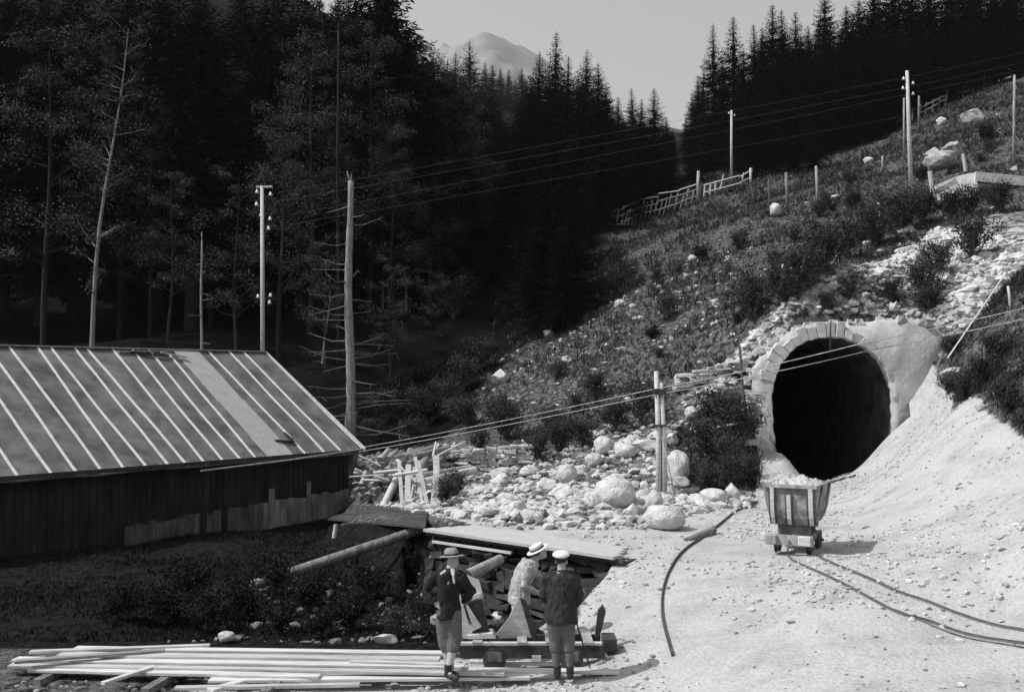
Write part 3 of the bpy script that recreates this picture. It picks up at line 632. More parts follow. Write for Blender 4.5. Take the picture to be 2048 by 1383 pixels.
def place(pair, loc, label, name, cat, group=None, s=1.0, rz=None, parts=('foliage', 'trunk')):
    o = empty(name, loc, label, cat, group, rot=(0, 0, random.uniform(0, 6.28) if rz is None else rz), scale=(s, s, s))
    link(parts[0], pair[0], None, o); link(parts[1], pair[1], None, o); return o
b0 = W(180, 668, 50); b1 = W(240, 150, 50)
birch = leaftree(21, b1.z + 3 - b0.z, 3.0, 40, 120, .11, .13, lean=(b1.x - b0.x + .35, 0), first=.12)
place(birch, (b0.x, b0.y, b0.z - .6), 'slender leaning birch with a pale trunk behind the left end of the shed', 'birch_tree', 'birch', rz=0)
BL = [leaftree(31, 16, 4.2, 60, 220, .11, .16, m='leaf', bark='bark_dark'), leaftree(32, 13, 3.8, 50, 220, .11, .14, m='leaf', bark='bark_dark'), leaftree(33, 9, 3, 40, 150, .10, .1, m='leaf', bark='bark_dark')]
for i, (px, py, Y, k, s) in enumerate([(620, 690, 57, 0, 1.05), (740, 640, 60, 0, 1.1), (850, 560, 66, 1, 1.1), (420, 640, 62, 1, 1.2), (900, 470, 80, 1, 1.2), (300, 560, 58, 1, 1), (690, 420, 75, 0, 1.2), (800, 300, 85, 0, 1.1), (850, 220, 95, 0, 1), (560, 500, 72, 0, 1.1), (980, 560, 68, 2, 1), (780, 450, 96, 0, 1.2), (90, 640, 54, 1, 1.3), (340, 690, 52, 2, 1), (470, 720, 50, 2, 1.1), (560, 700, 52, 1, 1), (780, 700, 58, 1, .9), (880, 660, 62, 2, 1), (640, 640, 62, 0, 1.2), (730, 520, 70, 0, 1.2), (240, 600, 60, 0, 1.2), (930, 520, 72, 1, 1.1), (830, 420, 80, 0, 1.2), (650, 740, 48, 2, .7), (780, 790, 50, 2, .7), (860, 760, 53, 2, .6)]):
    p = W(px, py, Y); place(BL[k], (p.x, p.y, h1(p.x, p.y) - .1), 'leafy broad-leaved tree half hidden in the dark wood left of the meadow', 'broadleaf_tree', 'tree', 'broad-leaved trees in the left wood', s)
SH = [leaftree(41, 1.0, .8, 22, 75, .06, .03, m='leaf', bark='bark', shrub=True), leaftree(42, 1.3, 1.0, 34, 90, .07, .03, m='bush', bark='bark', shrub=True), leaftree(43, .8, .9, 20, 60, .07, .03, m='leaf', bark='bark', shrub=True)]
SH.append(leaftree(44, 1.1, .9, 26, 80, .08, .03, m='weed', bark='bark', shrub=True))
def shrub(px, py, k, s, lab, grp=None):
    p = G(px, py); place(SH[k], (p.x, p.y, p.z - .05), lab, 'shrub', 'shrub', grp, s, parts=('foliage', 'stem'))
shrub(800, 1275, 0, .72, 'leafy light-flecked shrub in the gully beside the left man')
for px, py, k, s in [(1110, 740 + 20, 0, 1), (1000, 560, 1, 1.8), (950, 590, 2, 2), (1040, 600, 0, 2.0), (900, 640, 1, 2), (1400, 330, 0, 3), (1420, 350, 2, 3), (1440, 320, 0, 2.6)]:
    shrub(px, py, k, s, 'pale leafy bush on the open slope near the wood edge', 'bushes near the wood edge')
for px, py, k, s in [(1700, 520, 1, 1.6), (1740, 500, 1, 1.8), (1790, 470, 1, 1.8), (1650, 555, 1, 1.5), (1600, 585, 1, 1.3), (1850, 450, 1, 1.5), (1900, 440, 1, 1.3), (1950, 432, 1, 1.3), (2000, 425, 1, 1.3), (1560, 610, 1, 1.2), (1510, 640, 1, 1.3)]:
    shrub(px, py, k, s, 'dark bush in the row along the upper edge of the scree above the tunnel', 'dark bushes above the scree')
for px, py, k, s in [(1650, 628, 1, .7), (1610, 640, 2, .6), (1840, 600, 1, 1.2), (1880, 560, 1, 1.2), (1700, 605, 2, 1.2), (1950, 520, 1, 1.5), (1780, 620, 1, .9), (1860, 640, 1, 1.0)]:
    shrub(px, py, k, s, 'low dark bush growing on the pale scree over the tunnel arch', 'bushes on the scree')
for px, py, k, s in [(1190, 400 + 400, 1, .9), (1290, 850, 1, 1.2), (1230, 870, 1, 1.0), (1150, 875, 0, .9), (1100, 885, 1, 1.0), (1020, 880, 1, 1.2), (1480, 900, 1, 1.3), (1450, 950, 1, 1), (1410, 920, 1, 1.1), (1000, 860, 1, 1.1), (930, 870, 1, 1.2), (905, 960, 1, .7), (915, 1000, 1, .7), (895, 1010, 1, .6), (1080, 925, 1, .9), (1160, 900, 1, .9), (960, 905, 1, .7), (1110, 905, 1, .9), (1440, 870, 1, 1.2), (1420, 990, 1, .7), (1480, 970, 1, .8)]:
    shrub(px, py, k, s, 'dark weedy bush growing among the boulders of the rubble slope', 'bushes among the boulders')
for px, py, k, s in [(735, 850, 3, 1), (770, 840, 1, 1.1), (800, 860, 3, 1.1), (830, 830, 1, 1), (860, 850, 3, 1.2), (890, 820, 1, 1.1), (790, 800, 3, 1.3), (850, 780, 3, 1.4), (920, 780, 1, 1.3), (900, 850, 1, .9), (740, 890, 1, .9), (760, 905, 3, .8), (820, 890, 1, .9), (960, 740, 1, 1.3)]:
    shrub(px, py, k, s, 'dark brush', 'brush behind the wood pile')
_r = random.Random(77); _ZB = GP([(1050, 850), (1060, 720), (1300, 570), (1500, 450), (1800, 330), (2000, 230), (2030, 380), (1700, 520), (1480, 690), (1300, 780)]); _n = 0
while _n < 46:
    x_, y_ = _r.uniform(0, 45), _r.uniform(38, 95)
    if inpoly([x_], [y_], _ZB)[0]:
        place(SH[_r.choice([1, 1, 3, 2])], (x_, y_, h1(x_, y_) - .1), 'low dark bush dotted over the open meadow slope', 'shrub', 'shrub', 'bushes dotted over the meadow', _r.uniform(.35, .9) * (.6 + y_ / 100), parts=('foliage', 'stem')); _n += 1
for px, py, k, s in [(1930, 800, 1, .7), (1960, 780, 1, .8), (2010, 830, 1, .7), (1900, 790, 1, .6), (1985, 740, 1, .9), (1905, 720, 1, .7)]:
    shrub(px, py, k, s, 'dark low bush on the grassy bank right of the tunnel', 'bushes on the right bank')
for px, py, k, s in [(330, 1255, 1, .9), (420, 1265, 1, .8), (560, 1270, 1, .7), (640, 1275, 2, .6), (700, 1260, 1, .8), (480, 1240, 1, .9), (620, 1220, 1, .9), (740, 1200, 1, .8), (830, 1150, 1, .6), (550, 1190, 1, 1), (380, 1200, 1, 1), (250, 1240, 1, .8), (870, 1240, 1, .6)]:
    shrub(px, py, 3, s, 'dark low bush in the shaded gully before the shed', 'bushes in the gully')

# ---------------------------------------------------------------- bare trunks
def snag(name, px, pbot, ptop, Y, rad, lab, nbr, blen, mt='bark_pale', top_lean=0, hide=0, seed=3):
    r = np.random.default_rng(seed); a, b = W(px, pbot, Y), W(px + top_lean, ptop, Y); Ht = b.z - a.z
    o = empty(name, (a.x, a.y, a.z), lab, 'dead tree'); mb = MB(); n = 22
    ax = [Vector(((b.x - a.x) * t + .06 * math.sin(t * 8) * rad * 4, 0, Ht * t - (1 if t == 0 else 0))) for t in np.linspace(0, 1, n)]
    mb.tube(ax, [q_ * r.uniform(.9, 1.1) * (1.35 if k_ == 0 else 1.12 if k_ == 1 else 1) for k_, q_ in enumerate(np.linspace(rad, rad * .5, n))], 9)
    for q_ in range(3): mb.tube([ax[-1] - Vector((0, 0, .15)), ax[-1] + Vector((r.normal(0, .4) * rad, r.normal(0, .4) * rad, r.uniform(.1, .45)))], [rad * .32, .01], 5)
    mb.obj('trunk', M[mt], o, True)
    for i in range(nbr):
        t = r.uniform(.04, .95) ** 1.2; L = blen * r.uniform(.25, 1) * (1.15 - t * .7); an = r.uniform(0, 6.28); p = ax[0].lerp(ax[-1], t); p.z = Ht * t; p.x = (b.x - a.x) * t
        d = Vector((math.cos(an), math.sin(an) * .7, 0)); mb = MB()
        dr_ = r.uniform(-.3, .15); b1_ = p + d * L * .45 + Vector((r.normal(0, .06), 0, dr_ * L * .5)); b2_ = p + d * L + Vector((r.normal(0, .1), 0, (dr_ + r.uniform(-.1, .25)) * L)); th = r.uniform(.45, 1); mb.tube([p, b1_, b2_], [.045 * th, .03 * th, .01], 4)
        if L > blen * .45:
            for q_ in range(3): f_ = r.uniform(.4, .95); c_ = b1_.lerp(b2_, f_); mb.tube([c_, c_ + Vector((r.normal(0, .2), r.normal(0, .2), r.uniform(-.4, .05))) * L * .35], [.015 * th, .006], 3); mb.obj('dead_branch', M[mt], o)
snag('dead_spruce', 699, 885, 362, 41, .22, 'tall broken-topped bare trunk with stubby dead branches at the shed gable', 80, 2.6, seed=4)
snag('dead_spruce', 676, 800, 60, 52, .11, 'taller thin grey trunk rising into the foliage just left of the broken snag', 34, 2.4, 'bark_dark', seed=5)
snag('dead_spruce', 403, 760, 480, 47, .08, 'thin bare pole-like trunk behind the shed ridge, left of the telegraph pole', 14, .9, seed=6)
snag('dead_spruce', 1462, 700, 560, 42, .07, 'thin dark dead sapling on the slope above the wall left of the tunnel', 16, .8, 'bark', seed=7)
snag('dead_spruce', 1500, 905, 690, 34.3, .07, 'dark thin leaning trunk beside the left jamb of the tunnel', 12, .7, 'bark', top_lean=-22, seed=8)
for i, (px, pb, pt, Y, l) in enumerate([(775, 800, 375, 66, 0), (812, 620, 500, 62, 0), (765, 590, 480, 63, 4), (835, 560, 430, 70, 5), (640, 760, 600, 50, 20), (880, 420, 320, 80, 18), (925, 600, 340, 75, 0)]):
    snag('dead_spruce', px, pb, pt, Y, .07, 'thin pale dead stem in the dark wood left of the meadow', 8, 1.2, 'bark_pale', l, seed=20 + i)
for o in C.objects:
    if o.get('label') == 'thin pale dead stem in the dark wood left of the meadow': o['group'] = 'thin dead stems in the wood'
# ---------------------------------------------------------------- poles and wires
def tele(px, pb, pt, Y, rad, lab, arms, cat='telegraph pole', name='telegraph_pole', topx=0, mt='wood_pale'):
    a, b = W(px, pb, Y), W(px + topx, pt, Y); o = empty(name, a, lab, cat); Ht = b.z - a.z; mb = MB()
    mb.tube([Vector((0, 0, -.6)), Vector(((b.x - a.x) * .5, 0, Ht * .5)), Vector((b.x - a.x, 0, Ht))], [rad, rad * .9, rad * .75], 9); mb.obj('pole', M[mt], o, True)
    for (ax_, ay) in arms:
        q = W(ax_, ay, Y) - a; xx = (b.x - a.x) * q.z / Ht; m1 = MB(); m1.tube([Vector((xx, 0, q.z - .12)), Vector(((xx + q.x) / 2, 0, q.z - .14)), Vector((q.x, 0, q.z - .10)), Vector((q.x, 0, q.z))], .014, 5); br = m1.obj('bracket', M['iron'], o)
        m2 = MB(); m2.tube([q + Vector((0, 0, -.08)), q + Vector((0, 0, -.02)), q + Vector((0, 0, .05)), q + Vector((0, 0, .1))], [.085, .075, .05, .03], 9); m2.obj('insulator', M['porcelain'], br, True)
    return o
t525 = tele(526, 790, 372, 47, .11, 'telegraph pole rising behind the shed ridge with many white insulators', [(514, 383), (541, 388), (513, 408), (540, 437), (522, 430), (537, 456), (516, 592), (541, 590), (539, 604)], topx=-2)
mb = MB(); q = W(513, 374, 47) - t525.location; mb.beam(q, q + Vector((.75, 0, .02)), .1, .1); mb.obj('crossarm', M['wood_pale'], t525)
mb = MB(); mb.tube([Vector((0, 0, q.z)), Vector((-.25, 0, q.z + .9)), Vector((-.3, 0, q.z + 1.2))], .02, 5); mb.obj('top_rod', M['iron'], t525)
t1817 = tele(1822, 380, 142, 59, .13, 'tall leaning telegraph pole on the slope at upper right', [(1807, 157), (1826, 166), (1806, 176), (1826, 187)], topx=-8)
tele(1808, 300, 196, 61, .07, 'shorter pole just left of the tall telegraph pole at upper right', [], topx=0, mt='wood_grey')
t1462 = tele(1463, 352, 221, 92, .13, 'telegraph pole standing at the wood edge, middle of the upper slope', [(1458, 226), (1469, 230)])
tele(1838, 250, 192, 70, .10, 'short thick pole right of the tall telegraph pole by the upper fence', [], mt='wood_mid')
tele(2027, 330, 150, 60, .09, 'pole at the right edge of the upper slope', [], topx=2, mt='wood_grey')
def wire(pts, rad, name, lab, grp=None, mt='wire', sag=.0, cat='wire'):
    full = []
    for i in range(len(pts) - 1):
        a, b = Vector(pts[i]), Vector(pts[i + 1])
        for k in range(12):
            t = k / 12; p = a.lerp(b, t); p.z -= sag * 4 * t * (1 - t); full.append(p)
    full.append(Vector(pts[-1])); o0 = full[0].copy(); mb = MB(); mb.tube([p - o0 for p in full], rad, 4); o = mb.obj(name, M[mt]); o.location = o0; return tag(o, lab, cat, grp)
for i, (ya, yb) in enumerate([((541, 388), (1808, 156)), ((541, 405), (1808, 176)), ((540, 437), (1808, 190)), ((537, 456), (1810, 232))]):
    wire([W(ya[0], ya[1], 47), W(yb[0], yb[1], 59), W(2300, yb[1] - 110, 64)], .0045, 'telegraph_wire', ['topmost', 'second', 'third', 'lowest'][i] + ' of the thin telegraph wires crossing the wood', 'telegraph wires', sag=.08)
# the pair of thick cables from the shed eave to the right
for i, (a, b, c, d) in enumerate([((730, 893), (1312, 777), (1725, 686), (2300, 555)), ((718, 903), (1316, 788), (1745, 699), (2300, 580))]):
    wire([W(*a, 37.5), W(*b, 27.75), W(*c, 25.5), W(*d, 23)], .013, 'cable', ['upper', 'lower'][i] + ' of the two pale cables strung from the shed eave past the double post', 'cables from the shed', mt='wood_grey', sag=.05, cat='cable')
dp = empty('double_post', W(1320, 1010, 27.8), 'double wooden post carrying the cables among the boulders', 'post')
def dadd(mb, nm, m_): return mb.obj(nm, m_, dp, True)
for dx, top, bx in ((-.03, 742, -.04), (.10, 765, .13)):
    mb = MB(); hgt = (W(1320, 1010, 27.8) - W(1320, top, 27.8)).length; mb.tube([Vector((bx, 0, -.4)), Vector(((dx + bx) / 2 + .01, 0, hgt / 2)), Vector((dx - .05, 0, hgt))], [.085, .075, .06], 8); dadd(mb, 'post', M['wood_pale'])
mb = MB(); zt = (W(1320, 1010, 27.8) - W(1320, 783, 27.8)).length; mb.box((0, -.1, zt), (.36, .12, .16)); mb.obj('clamp_block', M['wood_dark'], dp)
mb = MB(); mb.tube([Vector((.05, -.1, 1.9)), Vector((.25, -.2, .9)), Vector((.42, -.25, 0))], .02, 5); dadd(mb, 'stay', M['wood_grey'])
mb = MB(); mb.box((0, 0, 2.2), (.34, .24, .06)); mb.obj('iron_band', M['iron'], dp)
wire([W(2012, 545, 30), W(1895, 716, 28)], .025, 'stay_rope', 'pale slanting stay line on the grassy bank at the right edge', mt='wood_pale', cat='rope')
# posts on the slope
def post(px, pb, pt, Y, rad, lab, mt='wood_pale', topx=0, grp=None):
    g = G(px, pb) if Y is None else W(px, pb, Y); b = W(px + topx, pt, g.y); mb = MB(); hh = b.z - g.z
    mb.tube([Vector((0, 0, -.5)), Vector(((b.x - g.x) * .5, 0, hh * .5)), Vector((b.x - g.x, 0, hh))], [rad, rad * .95, rad * .8], 7)
    o = mb.obj('fence_post', M[mt], smooth=True); o.location = g; return tag(o, lab, 'post', grp)
post(1636, 405, 332, None, .10, 'tall grey post on the upper slope, left of the tall telegraph pole', 'wood_grey', -4)
post(1576, 420, 345, None, .12, 'knobbly dark post beside the pale rock on the upper slope', 'wood_mid', -4)
post(1541, 432, 360, None, .07, 'thin dark crooked post left of the pale rock on the upper slope', 'bark', -4)
post(1502, 366, 336, None, .13, 'short pale post at the end of the stick fence', 'wood_pale', -1)
post(1705, 362, 340, None, .08, 'short grey stake halfway along the upper slope', 'wood_grey', -1)
post(1765, 342, 312, None, .08, 'short grey stake left of the tall telegraph pole', 'wood_grey')
post(1763, 440, 404, None, .09, 'pale leaning stake in the meadow below the tall telegraph pole', 'wood_pale', -6)
post(1668, 515, 475, None, .07, 'pale leaning stake in the meadow, highest of the row above the tunnel', 'wood_pale', -8)
post(1570, 582, 528, None, .07, 'pale stake in the meadow, left of the row above the tunnel', 'wood_pale', -5)
post(1972, 812, 690, 28, .035, 'thin dark stake on the grassy bank right of the tunnel', 'bark', -4)
post(2022, 612, 572, 33, .05, 'pale stake near the right edge above the grassy bank', 'wood_pale', -6)
post(1395, 410, 342, None, .16, 'stout grey stump-like post where the two stick fences meet', 'wood_grey', 2)
post(1660, 673, 640, 35.55, .03, 'thin dark peg standing on the crown of the tunnel arch', 'iron', 2)
# stick fences
def stick_fence(pts, lab, step, hgt, th, lean, rails=2, seed=1):
    r = np.random.default_rng(seed); P = [G(*p) for p in pts]; o = empty('stick_fence', P[0], lab, 'fence'); d = []
    for i in range(len(P) - 1):
        L = (P[i + 1] - P[i]).length
        for k in range(max(1, int(L / step))): d.append(P[i].lerp(P[i + 1], k / max(1, int(L / step))))
    d.append(P[-1])
    for i, p in enumerate(d):
        z = h1(p.x, p.y); hh = hgt * r.uniform(.8, 1.15); dr = (d[min(i + 1, len(d) - 1)] - d[max(0, i - 1)]).normalized(); q = Vector((p.x, p.y, z)) - o.location; mb = MB()
        mb.tube([q - dr * lean * .1 - Vector((0, 0, .3)), q + dr * lean * r.uniform(.6, 1.1) + Vector((0, r.uniform(-.15, .15), hh))], [th, th * .7], 5); mb.obj('picket', M['wood_pale'], o)
    for k in range(rails):
        for i in range(0, len(d) - 1, 4):
            a, b = d[i], d[min(i + 4, len(d) - 1)]; zz = hgt * (.35 + .4 * k)
            q0 = Vector((a.x, a.y, h1(a.x, a.y) + zz + r.uniform(-.15, .15))) - o.location; q1 = Vector((b.x, b.y, h1(b.x, b.y) + zz + r.uniform(-.15, .15))) - o.location; mb = MB(); mb.tube([q0, q1], th * .9, 5); mb.obj('rail', M['wood_pale'], o)
    return o
stick_fence([(1215, 462), (1270, 448), (1335, 425), (1392, 408)], 'pale fence of closely set leaning sticks along the meadow below the middle clump', .5, 1.5, .07, .6, 3, 1)
stick_fence([(1408, 396), (1440, 384), (1480, 375), (1500, 366)], 'sparse stick fence between the stout stump and the telegraph pole at the wood edge', 1.3, 1.3, .09, .4, 2, 2)
stick_fence([(975, 528), (1025, 522)], 'short run of horizontal pale rails at the dark wood edge', .9, .9, .05, .5, 4, 3)
stick_fence([(1775, 262), (1810, 255), (1850, 235), (1890, 212)], 'broken stick fence on the upper slope beside the tall telegraph pole', 1.0, 1.3, .10, .4, 2, 4)
stick_fence([(1925, 198), (1965, 178), (2020, 155), (2080, 140)], 'broken stick fence in the top right corner', 1.1, 1.3, .10, .4, 2, 5)
# ---------------------------------------------------------------- white terrace wall, upper right
TWY = G(1935, 404).y - .2
tw = empty('terrace_wall', W(1945, 395, TWY), 'bright white retaining wall with a wooden railing, upper right slope', 'wall')
def twv(px, py, dy=0): v = W(px, py, TWY); v.y += dy; return v - tw.location
poly = [(1905, 400), (1905, 355), (1930, 343), (1968, 334), (1972, 350), (1966, 372), (1960, 398)]
vs = [twv(*p, (400 - p[1]) * .022) for p in poly] + [twv(*p, 2.6) for p in poly]; n = len(poly); mb = MB(); mb.add(vs, [tuple(range(n)), tuple(range(2 * n - 1, n - 1, -1))] + [(i, i + n, (i + 1) % n + n, (i + 1) % n) for i in range(n)]); mb.obj('wall', M['plaster'], tw)
for (x0, y0, x1, y1, w_) in [(1862, 372, 1912, 352, .16), (1868, 386, 1912, 362, .3), (1870, 366, 1915, 348, .1)]:
    mb = MB(); mb.beam(twv(x0, y0, -.1), twv(x1, y1, -.1), .06, w_); mb.obj('rail', M['wood_pale'], tw)
mb = MB(); mb.tube([twv(1862, 385, -.2), twv(1857, 344, -.2)], .13, 7); mb.obj('post', M['wood_pale'], tw)
mb = MB(); mb.tube([twv(1936, 340, .3), twv(1931, 305, .3)], .09, 7); mb.obj('post', M['wood_pale'], tw)
mb = MB(); mb.beam(twv(1968, 345, 1.2), twv(2100, 362, .8), .5, .55); mb.obj('coping', M['plaster'], tw)

# ---------------------------------------------------------------- boulders
def rock(seed, sub=3, rough=.28, flat=.75, facets=0):
    bm = bmesh.new(); bmesh.ops.create_icosphere(bm, subdivisions=sub, radius=1); off = Vector((seed * 3.1, seed * 1.7, seed))
    r = random.Random(seed); planes = [(Vector((r.uniform(-1, 1), r.uniform(-1, 1), r.uniform(-.6, 1))).normalized(), r.uniform(.5, .82)) for _ in range(facets)]
    for v in bm.verts:
        p = v.co.copy()
        for n_, d_ in planes:
            k = p.dot(n_) - d_
            if k > 0: p -= n_ * k * .92
        p *= 1 + rough * mnoise.noise(v.co * 1.1 + off) + rough * .35 * mnoise.noise(v.co * 3.5 + off) + (.04 * mnoise.noise(v.co * 9 + off) if sub > 3 else 0)
        p.z *= flat; v.co = p
    m = bpy.data.meshes.new('boulder'); bm.to_mesh(m); bm.free(); m.polygons.foreach_set('use_smooth', np.full(len(m.polygons), sub > 3)); return m
RK = [rock(s, 3, .3, random.uniform(.65, .9), f) for s, f in ((1, 7), (2, 11), (3, 14), (4, 10), (5, 16), (6, 12))]
RB = [rock(s, 4, .22, .85, f) for s, f in ((11, 2), (12, 5), (13, 7), (14, 9))]
for m_ in RK + RB: m_.materials.append(M['boulder'])
def boulder(px, pbot, wpx, hpx, lab, grp=None, big=True, mt=None, k=None, Y=None, sink=.15, cat='boulder'):
    g = G(px, pbot) if Y is None else W(px, pbot, Y); s = g.y / F; rx, rz = wpx * s / 2, hpx * s / 2 * 1.15; src = (RB if big else RK); m = src[random.randrange(len(src)) if k is None else k]
    if mt: m = m.copy(); m.materials.clear(); m.materials.append(M[mt])
    o = link('boulder', m); o.location = (g.x, g.y + rx * .4, g.z + rz * (1 - sink)); o.scale = (rx, (rx + rz) / 2 * random.uniform(.85, 1.1), rz * 1.15); o.rotation_euler = (random.uniform(-.15, .15), random.uniform(-.15, .15), random.uniform(-.6, .6))
    return tag(o, lab, cat, grp)
for a in [(1230, 1018, 88, 62, 'largest rounded white boulder, left of the double post', 0), (1134, 968, 42, 42, 'smooth round boulder standing on the rubble left of the largest boulder', 0),
          (1206, 912, 40, 38, 'round boulder with dark streaks above the largest boulder', 1), (1250, 920, 50, 30, 'low humped boulder right of the streaked round one', 1), (1186, 935, 36, 28, 'small pale boulder just below the streaked round one', 1),
          (1354, 965, 52, 62, 'tall craggy boulder directly behind the double post', 1), (1362, 975, 40, 22, 'slab leaning at the foot of the craggy boulder', 2),
          (1428, 1010, 60, 34, 'humped white boulder left of the tunnel track', 1), (1332, 1060, 84, 52, 'broad white boulder in front of the double post', 0), (1310, 1020, 34, 36, 'rounded white boulder at the left foot of the double post', 0),
          (1336, 1008, 26, 20, 'small white stone at the right foot of the double post', 1), (1385, 842, 36, 26, 'pale boulder high on the rubble right of the double post', 1), (1345, 892, 26, 26, 'small pale block beside the double post halfway up', 2),
          (1466, 1000, 34, 32, 'pointed white boulder by the track left of the portal', 3), (1290, 905, 70, 26, 'long pale slab above the largest boulder', 2), (1228, 865, 44, 26, 'pale boulder at the top edge of the rubble slope', 3),
          (1552, 434, 26, 28, 'pale boulder between the posts on the upper slope', 1), (1388, 524, 26, 14, 'small pale boulder on the middle of the meadow', 1), (1950, 246, 46, 32, 'large flat-faced white boulder near the top right fence', 2),
          (1884, 252, 22, 18, 'small white boulder left of the large flat-faced one', 1), (1872, 330, 46, 34, 'dark boulder with a pale top left of the railing', 3), (1912, 322, 46, 40, 'dark cleft boulder with a pale top behind the terrace railing', 2), (1885, 342, 70, 40, 'dark hollow boulder under the railing', 1),
          (1916, 770, 60, 34, 'pale ledge of rock on the grassy bank right of the tunnel', 2), (1962, 826, 20, 16, 'small white stone at the foot of the grassy bank', 1), (1864, 598, 26, 34, 'white upright stone on the scree right above the tunnel', 2),
          (1000, 770, 40, 30, 'pale boulder pair at the foot of the meadow left of centre', 3), (1738, 330, 22, 14, 'white stone on the upper slope midway to the tall pole', 1), (1240, 615, 24, 16, 'white stone at the left edge of the meadow', 1), (1265, 618, 16, 10, 'tiny white stone at the left edge of the meadow', 1),
          (450, 1288, 36, 22, 'small white rock behind the stacked planks', 1), (770, 1290, 52, 20, 'pale rocks behind the planks by the leafy shrub', 2), (1000, 1250, 40, 30, 'pale rough stone heap behind the trolley', 3), (985, 1210, 30, 22, 'pale stone between the two trolley frames', 1)]:
    boulder(a[0], a[1], a[2], a[3], a[4], k=a[5], mt='rock_dark' if 'dark' in a[4] and 'streak' not in a[4] else None)
def bounds(p): a = np.array([q[:2] for q in p]); return (a[:, 0].min(), a[:, 0].max()), (a[:, 1].min(), a[:, 1].max())
ZWP = [(q.x, q.y) for q in (G(690, 1012), G(885, 1012), G(885, 1012) + Vector((.3, 1.6, 0)), G(690, 1012) + Vector((.3, 1.6, 0)))]
def stones(poly, n, smin, smax, seed, m_, name, sub=1, pw=3, cl=None):
    r = np.random.default_rng(seed); bm = bmesh.new(); bmesh.ops.create_icosphere(bm, subdivisions=sub, radius=1); V0 = np.array([v.co for v in bm.verts]); F0 = np.array([[v.index for v in f.verts] for f in bm.faces]); bm.free()
    xr, yr = bounds(poly); xr = (max(xr[0], -14), min(xr[1], 22)); yr = (max(yr[0], 9), min(yr[1], 60)); X = []; Y = []
    while len(X) < n:
        x, y = r.uniform(*xr, 4000), r.uniform(*yr, 4000); ok = inpoly(x, y, poly) & (np.abs(x / y) < .56) & ~((x > 8.2) & (x < 15.5) & (y > 34.9) & (y < 37.7))
        if 'rubble' in name and name != 'loose_rubble': ok &= ~inpoly(x, y, ZWP)
        if cl: ok &= vnoise(x, y, cl, 31) > r.uniform(-.2, .9, 4000)
        X += list(x[ok]); Y += list(y[ok])
    X, Y = np.array(X[:n]), np.array(Y[:n]); Z = H(X, Y); s = smin + (smax - smin) * r.random(n) ** pw
    sc = np.stack([s * r.uniform(.7, 1.5, n), s * r.uniform(.7, 1.3, n), s * r.uniform(.45, .9, n)], 1); a = r.uniform(0, 6.28, n)
    V = V0[None] * (1 + r.uniform(-.4, .3, (n, len(V0), 1))) * sc[:, None]; ca_, sa_ = np.cos(a)[:, None], np.sin(a)[:, None]
    Vx = V[..., 0] * ca_ - V[..., 1] * sa_ + X[:, None]; Vy = V[..., 0] * sa_ + V[..., 1] * ca_ + Y[:, None]; Vz = V[..., 2] + (Z + s * .25)[:, None]
    Fq = (F0[None] + (np.arange(n) * len(V0))[:, None, None]).reshape(-1, 3)
    return tag(link(name, mesh_np(name, np.stack([Vx, Vy, Vz], -1), Fq), m_), kind='stuff')
mb = MB()
for k_, (p, dy, s_, dz_) in enumerate(rim_stones()):
    c_ = Vector((p.x + dz_, p.y + dy + .3, p.z - .12 * dy + s_ * .3)); r_ = random.Random(k_)
    V_ = [Vector((r_.uniform(.6, 1.3) * a_ * s_, r_.uniform(.6, 1.2) * b_ * s_, r_.uniform(.5, .9) * d_ * s_)) + c_ for a_, b_, d_ in ((-1, -1, -1), (1, -1, -1), (1, 1, -1), (-1, 1, -1), (-.8, -.8, 1), (.8, -.8, 1), (.8, .8, 1), (-.8, .8, 1))]
    mb.add(V_, [(0, 3, 2, 1), (4, 5, 6, 7), (0, 1, 5, 4), (1, 2, 6, 5), (2, 3, 7, 6), (3, 0, 4, 7)])
tag(mb.obj('crown_stones', M['stone']), kind='stuff')
# countable stones of the rubble slope and the meadow
def scatter(poly, n, smin, smax, lab, grp, seed, xr, yr, mt=None, pw=2.0, cat='boulder'):
    r = np.random.default_rng(seed); c = 0; src = RK if mt is None else [m.copy() for m in RK]
    if mt:
        for m in src: m.materials.clear(); m.materials.append(M[mt])
    while c < n:
        x, y = r.uniform(*xr), r.uniform(*yr)
        if not inpoly([x], [y], poly)[0] or (8.2 < x < 15.5 and 34.9 < y < 38.2): continue
        s = smin + (smax - smin) * r.random() ** pw; o = link('boulder', src[int(r.integers(len(src)))]); o.location = (x, y, h1(x, y) + s * .15); o.scale = (s * r.uniform(.8, 1.5), s * r.uniform(.8, 1.2), s * r.uniform(.6, 1))
        o.rotation_euler = (r.uniform(-.4, .4), r.uniform(-.4, .4), r.uniform(0, 6.28)); tag(o, lab, cat, grp); c += 1
ZT = GP([(890, 1010), (930, 935), (1060, 900), (1200, 860), (1400, 800), (1420, 830), (1330, 900), (1370, 990), (1500, 990), (1515, 1012), (1300, 1055), (1000, 1048)])
scatter(ZT, 120, .12, .45, 'pale broken stone among many in the rubble slope left of the tunnel', 'stones of the rubble slope', 1, *bounds(ZT))
ZM = GP([(930, 860), (1000, 720), (1300, 560), (1500, 450), (1800, 330), (2030, 200), (2040, 420), (1700, 540), (1480, 700), (1300, 790)])
scatter(ZM, 85, .08, .42, 'pale stone lying in the meadow grass above the rubble', 'stones in the meadow', 2, *bounds(ZM), pw=3)
stones(ZM, 700, .03, .16, 41, M['stone'], 'meadow_stones', pw=2)
ZS = Z_SCREE
stones(ZS, 260, .12, .36, 33, M['boulder'], 'scree_blocks', sub=2, pw=2)
ZL = GP([(1360, 775), (1440, 745), (1530, 700), (1545, 690), (1530, 760), (1500, 830), (1480, 785), (1400, 800)])
